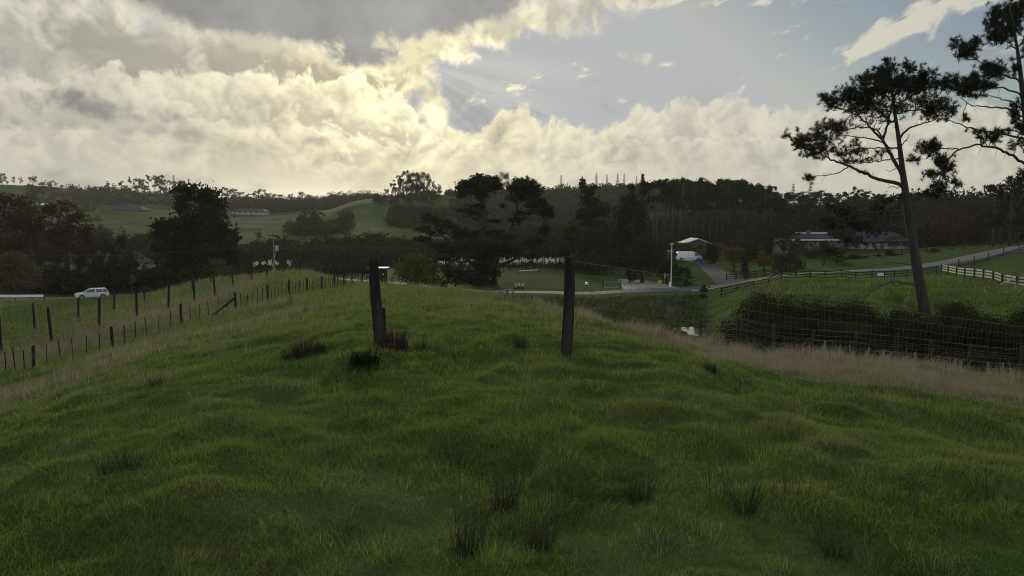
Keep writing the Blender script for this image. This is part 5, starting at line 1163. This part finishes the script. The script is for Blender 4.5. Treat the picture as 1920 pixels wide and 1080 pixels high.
def letterbox(label, px, d, hp_):
    o = empty('letterbox', G(px, d)); tag(o, label, 'letterbox')
    MB().box(-.04,.04,-.04,.04,-.2,hp_).build('post', wood_dark, o)
    MB().prism([(-.26,hp_),(.26,hp_),(.26,hp_+.26),(.0,hp_+.40),(-.26,hp_+.26)], -.18, .18).build('box', white, o)
    MB().box(-.16,.16,-.19,-.182,hp_+.12,hp_+.17).build('slot', iron, o)
letterbox('white letterbox on a post at the dark bushes left of the cypress', 835, 84, 1.0)
letterbox('small white letterbox in the field just right of the netting post', 1100, 117, .95)
# ------------------------------------------------------------------ buildings
roof_dark = simple('dark_roof', (.030,.034,.048), .8, vary=.25, scale=.8, spec=.12, stretch=(6, .2, 1))
roof_pale = simple('pale_roof', (.55,.56,.56), .4, vary=.12, scale=.8, stretch=(6, .2, 1))
roof_mid = simple('grey_white_roof', (.15,.16,.18), .6)
wall_w = simple('white_wall', (.26,.26,.26), .8, vary=.12)
wall_b = simple('brown_wall', (.10,.065,.05), .85, vary=.3)
wall_g = simple('grey_wall', (.06,.065,.085), .8, vary=.2)
frame_w = simple('window_frame', (.30,.30,.30), .6)
glass = simple('window_glass', (.03,.035,.045), .08, vary=.1, spec=.8)
def house(name, label, px0, px1, d, eave, ridge, base=None, deep=9.0, yaw=0.0, roof=roof_dark, wall=wall_w, wins=4, hip=1.5, gable_front=False, over=.4, gutter=False, cat='house', chim=False, door=True):
    cxp = (px0+px1)/2; p = G(cxp, d); Wd = (px1-px0)/F*d
    ez = P(cxp, eave, d)[2]-p[2]; rz = P(cxp, ridge, d+deep/2)[2]-p[2]
    o = empty(name, p, yaw); tag(o, label, cat)
    w2 = Wd/2; dp = deep
    MB().box(-w2+over, w2-over, over, dp-over, -1.5, ez).build('wall', wall, o)
    t_ = .18
    if gable_front:
        MB().prism([(-w2,ez-t_),(0,rz-t_),(w2,ez-t_),(w2,ez),(0,rz),(-w2,ez)], 0, dp).build('roof', roof, o)
        MB().prism([(-w2+over,ez-.01),(w2-over,ez-.01),(0,rz-t_-.05)], over+.003, over+.12).build('gable', wall, o)
    else:
        hp2 = min(hip, w2*.9)
        v = [(-w2,0,ez),(w2,0,ez),(w2,dp,ez),(-w2,dp,ez),(-w2+hp2,dp/2,rz),(w2-hp2,dp/2,rz)]
        m_ = MB(); m_.add(v+[(a,b,c-t_) for a,b,c in v[:4]], [(0,1,5,4),(2,3,4,5),(1,2,5),(3,0,4),(0,6,7,1),(1,7,8,2),(2,8,9,3),(3,9,6,0),(9,8,7,6)])
        rf_ = m_.build('roof', roof, o)
        if gutter: MB().box(-w2, w2, -.14, -.004, ez-.16, ez+.06).build('gutter', white, o)
        if chim: MB().box(-.4,.4,dp/2-.4,dp/2+.4,rz-.6,rz+.9).build('chimney', wall_b, rf_)
    hgt = max(ez, .9)
    for k in range(wins):
        x = -w2+over+(k+.5)*(Wd-2*over)/wins; ww = min(.9, (Wd-2*over)/wins*.32)
        if door and k == wins//2:
            MB().box(x-.45, x+.45, over-.05, over-.004, .05, min(2.1, hgt-.2)).build('door', wall_b if wall is not wall_b else wall_w, o)
        else:
            wi = MB().box(x-ww, x+ww, over-.06, over-.004, min(.9, hgt*.4), min(2.1, hgt-.25)).build('window', frame_w, o)
            MB().box(x-ww+.08, x+ww-.08, over-.075, over-.062, min(.9, hgt*.4)+.08, min(2.1, hgt-.25)-.08).build('pane', glass, wi)
    return o
house('house', 'long low house with a dark blue roof above the far left green field', 190, 268, 492, 394, 384.5, deep=12, hip=5, wins=7, wall=wall_g)
house('house', 'low white walled house at the top of the green field right of the evergreen', 434, 497, 478, 396, 391, deep=10, hip=3, wins=6, wall=wall_w)
house('shed', 'small white shed on the far green slope', 619, 640, 600, 384.5, 382, deep=6, hip=.01, wins=2, roof=roof_pale, wall=wall_w, cat='shed', door=False)
house('house', 'dim grey house under the grove on the middle hill', 698, 757, 404, 375.5, 370.5, deep=9, hip=3, wins=8, wall=wall_g)
house('house', 'pale house near the ridge right of the flat cypress top', 1010, 1042, 500, 359, 355.5, deep=8, hip=2, wins=4, wall=wall_w)
house('house', 'tiny pale roofed house on the far middle skyline', 588, 604, 640, 373, 369, deep=7, hip=1, wins=2, roof=roof_pale, wall=wall_w)
house('house', 'pale roofed house glimpsed between the brown tree and red maple', 58, 82, 525, 384, 380.5, deep=8, hip=.5, wins=3, roof=roof_pale, wall=wall_w)
house('garage', 'pale roofed gabled garage behind the white van', 1284, 1334, 172, 456, 446, deep=8, gable_front=True, wins=2, roof=roof_pale, wall=wall_g, cat='garage')
house('house', 'dark roofed house with a white gutter left of the small red tree', 1484, 1572, 178, 449.5, 438, deep=9, hip=2, wins=6, roof=roof_dark, wall=wall_b, gutter=True, chim=True)
sk = MB().box(-5.0, 3.2, 0, .12, 0, .35).build('roof_light', roof_pale); q = G(1526, 182.5); sk.location = (q[0], q[1], P(1526, 437.5, 182.5)[2]-.1); tag(sk, 'bright pale strip lying along the ridge of the dark roofed house', 'roof panel')
house('house', 'wide dark roofed house with white walls behind the pine trunk', 1598, 1712, 186, 454, 434.5, deep=11, hip=2.5, wins=7, roof=roof_dark, wall=wall_w)
house('cottage', 'small pale gabled building at the left end of the houses', 1461, 1484, 172, 455, 447, deep=6, gable_front=True, wins=1, roof=roof_dark, wall=wall_w, door=False)
house('shed', 'dark blue grey shed with a white roof behind the thick gate post', 690, 726, 116, 502.5, 500.5, deep=3, hip=.3, wins=0, roof=roof_mid, wall=wood_dark, cat='shed', door=False)
house('shed', 'little pale blue roofed shed behind the pampas plumes', 840, 855, 165, 489, 484, deep=3, hip=.3, wins=1, roof=simple('pale_blue_roof', (.38,.48,.62), .5), wall=wall_g, cat='shed', door=False)
house('shed', 'grey garden shed half hidden left of the white van', 1246, 1264, 163, 472, 468.5, deep=3, hip=.2, wins=1, roof=wall_g, wall=wall_g, cat='shed', door=False)
# ------------------------------------------------------------------ vehicles
paint_w = simple('van_paint', (.72,.75,.80), .5, vary=.04, spec=.4)
paint_s = simple('car_paint', (.62,.62,.60), .25, vary=.04, spec=.6)
rubber = simple('rubber', (.018,.018,.018), .8); trim = simple('black_trim', (.02,.02,.022), .5)
lampm = simple('headlamp', (.6,.62,.65), .1, vary=.05); tailm = simple('tail_lamp', (.35,.02,.02), .2)
def wheels(o, xs, half, r):
    for x in xs:
        for s_ in (-1, 1):
            y = s_*(half-.10)
            wl = empty('wheel', (x, y, r)); wl.parent = o
            MB().tube([(0,-.10,0),(0,.10,0)], r, 20).build('tyre', rubber, wl); MB().tube([(0,s_*.08,0),(0,s_*.115,0)], r*.62, 16).build('rim', steel, wl)
def van(px, d, yaw):
    o = empty('van', G(px, d, .22), yaw); tag(o, 'white delivery van parked side on at the top of the driveway', 'van'); W2 = .95
    prof = [(-2.60,.42),(-2.62,1.75),(-2.50,1.93),(-2.3,1.98),(.85,1.98),(1.15,1.90),(1.92,1.24),(2.45,1.05),(2.62,.85),(2.64,.42),(2.2,.32),(-2.4,.32)]
    MB().prism(prof, -W2, W2).build('body', paint_w, o, bevel=.06)
    for s_ in (-1, 1):
        y = s_*(W2+.006)
        f = [(1.02,1.22),(1.78,1.22),(1.22,1.74),(1.02,1.74)]; MB().prism(f, y-.012, y+.012).build('window', glass, o)
        MB().prism([(-2.30,.60),(1.0,.60),(1.0,.66),(-2.30,.66)], y-.01, y+.01).build('side_strip', trim, o)
        MB().box(-.35,.85,y-.008,y+.008,.70,.715).box(-.35,-.34,y-.008,y+.008,.70,1.85).box(.84,.85,y-.008,y+.008,.70,1.85).build('sliding_door', trim, o)
        MB().box(.9,1.06,y-.02,y+.02,1.02,1.06).build('handle', trim, o)
        MB().box(1.55,1.72,s_*(W2+.02),s_*(W2+.22),1.22,1.44).build('mirror', trim, o)
        MB().box(2.42,2.655,s_*.55,s_*.90,.80,.98).build('headlight', lampm, o); MB().box(-2.645,-2.60,s_*.72,s_*.93,.75,1.25).build('tail_light', tailm, o)
    MB().add([(1.17,-.80,1.885),(1.17,.80,1.885),(1.90,.84,1.27),(1.90,-.84,1.27)], [(0,1,2,3)]).build('windscreen', glass, o).location = (.025, 0, .02)
    MB().box(-2.65,-2.622,-.75,.75,1.15,1.70).build('rear_window', glass, o); MB().box(2.58,2.69,-.9,.9,.36,.58).build('bumper', trim, o)
    for x in (-1.72, 1.72):
        for s_ in (-1, 1): MB().tube([(x, s_*(W2-.02), .34), (x, s_*(W2+.004), .34)], .42, 20).build('wheel_arch', trim, o)
    wheels(o, (-1.72, 1.72), W2+.06, .34); return o
van(1292, 153.5, R(-3))
def car(px, d, yaw):
    o = empty('car', G(px, d, .20), yaw); tag(o, 'silver white estate car on the road behind the deer fence', 'car'); W2 = .88
    MB().prism([(-2.2,.35),(-2.28,.62),(-2.22,.90),(-1.9,.98),(1.05,.98),(1.9,.88),(2.22,.72),(2.26,.40),(2.0,.28),(-2.0,.28)], -W2, W2).build('body', paint_s, o, bevel=.06)
    a, b = W2-.04, W2-.20
    lo = [(-2.12,.97),(1.12,.97)]; hi = [(-1.78,1.46),(.28,1.46)]
    v = [(lo[0][0],-a,.97),(lo[1][0],-a,.97),(lo[1][0],a,.97),(lo[0][0],a,.97),(hi[0][0],-b,1.46),(hi[1][0],-b,1.46),(hi[1][0],b,1.46),(hi[0][0],b,1.46)]
    MB().add(v, [(0,1,5,4),(1,2,6,5),(2,3,7,6),(3,0,4,7)]).build('window_band', glass, o)
    MB().add([(hi[0][0]-.05,-b-.03,1.45),(hi[1][0]+.06,-b-.03,1.45),(hi[1][0]+.06,b+.03,1.45),(hi[0][0]-.05,b+.03,1.45),(hi[0][0]+.08,-b+.06,1.52),(hi[1][0]-.1,-b+.06,1.52),(hi[1][0]-.1,b-.06,1.52),(hi[0][0]+.08,b-.06,1.52)], [(0,3,2,1),(4,5,6,7),(0,1,5,4),(1,2,6,5),(2,3,7,6),(3,0,4,7)]).build('roof', paint_s, o)
    for s_ in (-1, 1):
        for x0, x1 in ((1.12,.28),(-.42,-.42),(-1.35,-1.30),(-2.12,-1.78)): MB().beam((x0, s_*(a+.008), .96), (x1, s_*(b+.008), 1.47), .05, .07).build('pillar', paint_s, o)
        MB().box(2.02,2.275,s_*.45,s_*.82,.62,.76).build('headlight', lampm, o); MB().box(.72,.9,s_*(W2),s_*(W2+.18),.98,1.12).build('mirror', paint_s, o); MB().box(-2.30,-2.2,s_*.62,s_*.86,.68,.90).build('tail_light', tailm, o)
        for x in (-1.38, 1.38): MB().tube([(x, s_*(W2-.02), .32), (x, s_*(W2+.004), .32)], .39, 20).build('wheel_arch', trim, o)
    MB().box(2.2,2.30,-.6,.6,.42,.58).build('grille', trim, o); wheels(o, (-1.38, 1.38), W2+.05, .32); return o
car(173, 102, R(214)).scale = (.93,)*3
# ------------------------------------------------------------------ pampas, rushes, weeds
def pampas_mesh(seed):
    g_ = np.random.default_rng(seed); b = MB(); n = 120; V_ = []
    for k in range(n):
        a = g_.uniform(0, 6.3); L = g_.uniform(.8, 1.5); w_ = .03; d_ = np.array([math.cos(a), math.sin(a)]); m_ = np.array([*(d_*L*.4), L*.75]); e = np.array([*(d_*L*.85), L*.45]); s_ = np.array([-d_[1], d_[0], 0])*w_
        b.add([-s_, s_, m_+s_*.7, m_-s_*.7, e], [(0,1,2,3),(3,2,4)])
    pts = []; st = MB()
    for k in range(7):
        a = g_.uniform(0, 6.3); q = g_.uniform(.1, .55); h = g_.uniform(1.9, 2.6); e = np.array([q*math.cos(a), q*math.sin(a), h]); st.tube([(0,0,.2), e*.6+(0,0,.2), e], [.012,.01,.006], 3, False)
        for u in np.linspace(0, 1, 36): pts.append(e+(0,0,-.75*u+.12)+g_.normal(0, .02+.07*math.sin(math.pi*u), 3)*(1,1,.5))
    v, f, t_ = leafquads(np.array(pts), .075, g_, .4)
    return b.mesh('foliage', LM['green']), st.mesh('stem', LM['amber']), bigmesh('plume', v, f, LM['plume'], {'tint': t_})
PM = [pampas_mesh(k) for k in range(3)]
def pampas(px, d, s_, label, group):
    o = empty('pampas_plant', G(px, d), random.uniform(0, 6)); o.scale = (s_,)*3; tag(o, label, 'pampas grass', group)
    for nm_, me in zip(('foliage', 'stem', 'plume'), random.choice(PM)): link(nm_, me, o)
for px in list(range(824, 840, 5))+list(range(858, 893, 6))+list(range(938, 1056, 6)):
    pampas(px+random.uniform(-2, 2), 155+random.uniform(-1.5, 1.5), random.uniform(.78, 1.05), 'white plumed pampas clump in the long row behind the field fence', 'row of pampas behind the field')
for px in (478, 484, 491, 500, 507, 514, 523, 543): pampas(px, 150+random.uniform(-3, 3), random.uniform(.9, 1.1), 'white plumed pampas clump in the dark belt near the power pole', 'pampas by the power pole')
for px in (967, 973, 980): pampas(px, 115.5, .42, 'small pampas clump on the far verge of the road', 'small pampas on the verge')
for px, d in ((806, 97.5), (812, 98), (838, 100), (846, 99.5)): pampas(px, d, .8, 'pampas clump in the dark bushes left of the cypress trunk', 'pampas in the roadside bushes')
def stalks(seed, n, h, spread, r, lean=.25):
    g_ = np.random.default_rng(seed); V_ = []; F_ = []; m_ = MB()
    for k in range(n):
        a = g_.uniform(0, 6.3); q = spread*math.sqrt(g_.random()); L = h*g_.uniform(.45, 1.05); b_ = np.array([q*math.cos(a), q*math.sin(a), -.03]); v = np.array([math.cos(a), math.sin(a), 0])*g_.uniform(0, lean)+g_.normal(0, .06, 3)*(1,1,0)
        m_.tube([b_, b_+v*L*.4+(0,0,L*.55), b_+v*L*1.05+(0,0,L)], [r, r*.8, r*.25], 3, False)
    return m_
LM['rush'] = simple('rush_stalk', (.026,.044,.016), .8, c2=(.044,.060,.024), scale=3, spec=.1)
LM['deadstalk'] = simple('dead_stalk', (.032,.024,.019), .9, spec=.05, c2=(.062,.046,.034), scale=4)
RM = [stalks(500+k, 44, 1.0, .24, .0045, .42).mesh('stalk', LM['rush']) for k in range(4)]; RB = [stalks(520+k, 45, .45, .15, .005, .5).mesh('dead_base', LM['deadstalk']) for k in range(3)]
RS = [stalks(540+k, 14, 1.0, .30, .0042, .22).mesh('stalk', LM['rush']) for k in range(3)]
for px, row, hp_, lab, thin in [
 (875,1040,160,'dense dark rush clump at the bottom centre, tallest of the front rushes',0),(1010,1032,140,'rush clump with brown base just right of the dense front clump',0),
 (945,955,120,'rush clump of upright stalks left of the middle front rushes',0),(1035,965,120,'sparse upright rushes beside a dark grass hollow in the middle front',1),(1195,945,110,'rush clump with reddish dead base in the front right of centre',0),(1165,950,85,'small rush clump leaning left beside the reddish based clump',1),
 (1345,945,115,'thin rush stalks at the left end of the front right group',1),(1395,965,100,'rush clump with matted straw base among the front right rushes',0),(1480,940,125,'tall sparse rush stalks right of the matted straw clump',1),
 (1690,950,110,'open rush clump with spreading stalks near the right front',1),(1735,965,110,'rush clump of leaning stalks right of the spreading one',1),(1845,945,130,'pair of tall thin rush stalks close to the right edge',1),(1560,1040,70,'low dark rush clump below the matted straw clump',0),
 (205,885,62,'wide low rush clump in the left foreground',0),(245,880,58,'rush clump joined to the right of the wide left one',0),(295,875,60,'loose rush clump at the right end of the left foreground patch',1),(848,870,30,'tiny dark rush tuft alone in the middle of the turf',0),
 (540,678,50,'dark rush clump left of the thick gate post',0),(788,662,46,'dark rush clump right of the thick gate post',0),(822,668,34,'small rush clump beyond the one right of the gate post',1),(860,672,26,'smallest rush tuft between the two posts',0),(976,652,42,'brownish rush clump left of the netting post',0),
 (293,722,34,'brown tinged rush clump by itself on the left slope',0),(1075,748,36,'small rush tuft below the netting post',1),(1735,770,75,'few tall thin stalks standing below the dry grass at right',1),(800,587,22,'distant rush tuft on the ridge right of the gate post',0),(545,568,20,'distant brown rush tuft near the batten fence',0),(570,588,18,'distant low rush tuft below the batten fence',0)]:
    d = hit(px, row); p = G(px, d); o = empty('rush_clump', p, random.uniform(0, 6)); h = hp_/F*d; o.scale = (max(h*.85, .35),)*2+(h,); tag(o, lab, 'rushes', 'rush clumps in the pasture')
    link('stalk', random.choice(RS if thin else RM), o)
    if not thin: link('dead_base', random.choice(RB), o)
for px, row, hp_, lab in [(739,660,46,'rusty brown dead dock clump at the foot of the thick gate post'),(572,672,38,'rusty brown dead dock clump left of the thick gate post'),(600,664,18,'low brown dead dock patch right of the left dock clump'),(1330,700,22,'faded brown dock clump in the dry grass under the netting')]:
    d = hit(px, row); o = empty('dock_plant', G(px, d)); tag(o, lab, 'weed'); h = hp_/F*d
    o.scale = (h, h, h); link('stalk', stalks(int(px), 120, 1.0, .55, .018, .25).mesh('stalk', LM['deadstalk']), o)
    g_ = np.random.default_rng(int(px)); v, f, t_ = leafquads(g_.normal(0, 1, (260, 3))*(.32,.32,.22)+(0,0,.5), .05, g_); link('foliage', bigmesh('foliage', v, f, LM['bronze'], {'tint': t_}), o)  # loose bronze quads are the dock's seed heads
d = hit(682, 690); o = empty('thistle', G(682, d)); tag(o, 'spiky dark green thistle rosette in front of the thick gate post', 'weed')
g_ = np.random.default_rng(9); m_ = MB(); n = 260
for k in range(n):
    a = g_.uniform(0, 6.3); el = g_.uniform(.1, 1.2); L = g_.uniform(.08, .2); c = g_.normal(0, 1, 3)*(.085,.07,.03)+(0,0,.06); v = np.array([math.cos(a)*math.cos(el), math.sin(a)*math.cos(el), math.sin(el)]); s_ = np.cross(v, (.1,.2,1)); s_ = s_/np.linalg.norm(s_)*.010
    m_.add([c-s_*.4, c+s_*.4, c+v*L*.5+s_, c+v*L*.5-s_, c+v*L-(0,0,.04)], [(0,1,2,3),(3,2,4)])
m_.build('foliage', LM['green'], o); stalks(77, 8, .22, .08, .008).build('stem', LM['rush'], o)
# heap of dead branches at the edge of the gully
o = empty('branch_pile', G(1420, 20.0)); tag(o, 'heap of bare grey dead branches behind the dry grass at the gully', 'branches'); g_ = np.random.default_rng(31); m_ = MB()
for k in range(34):
    a = g_.uniform(0, 6.3); L = g_.uniform(.5, 1.3); c = g_.normal(0, 1, 3)*(.5,.3,.1)+(0,0,.25); v = np.array([math.cos(a), math.sin(a)*.5, g_.uniform(-.1, .8)])*L
    m_.tube([c*.6, c*.6+v*.3+g_.normal(0, .04, 3), c*.6+v*.6], [.016, .012, .005], 4, False)
m_.build('branch', bark_pale, o)
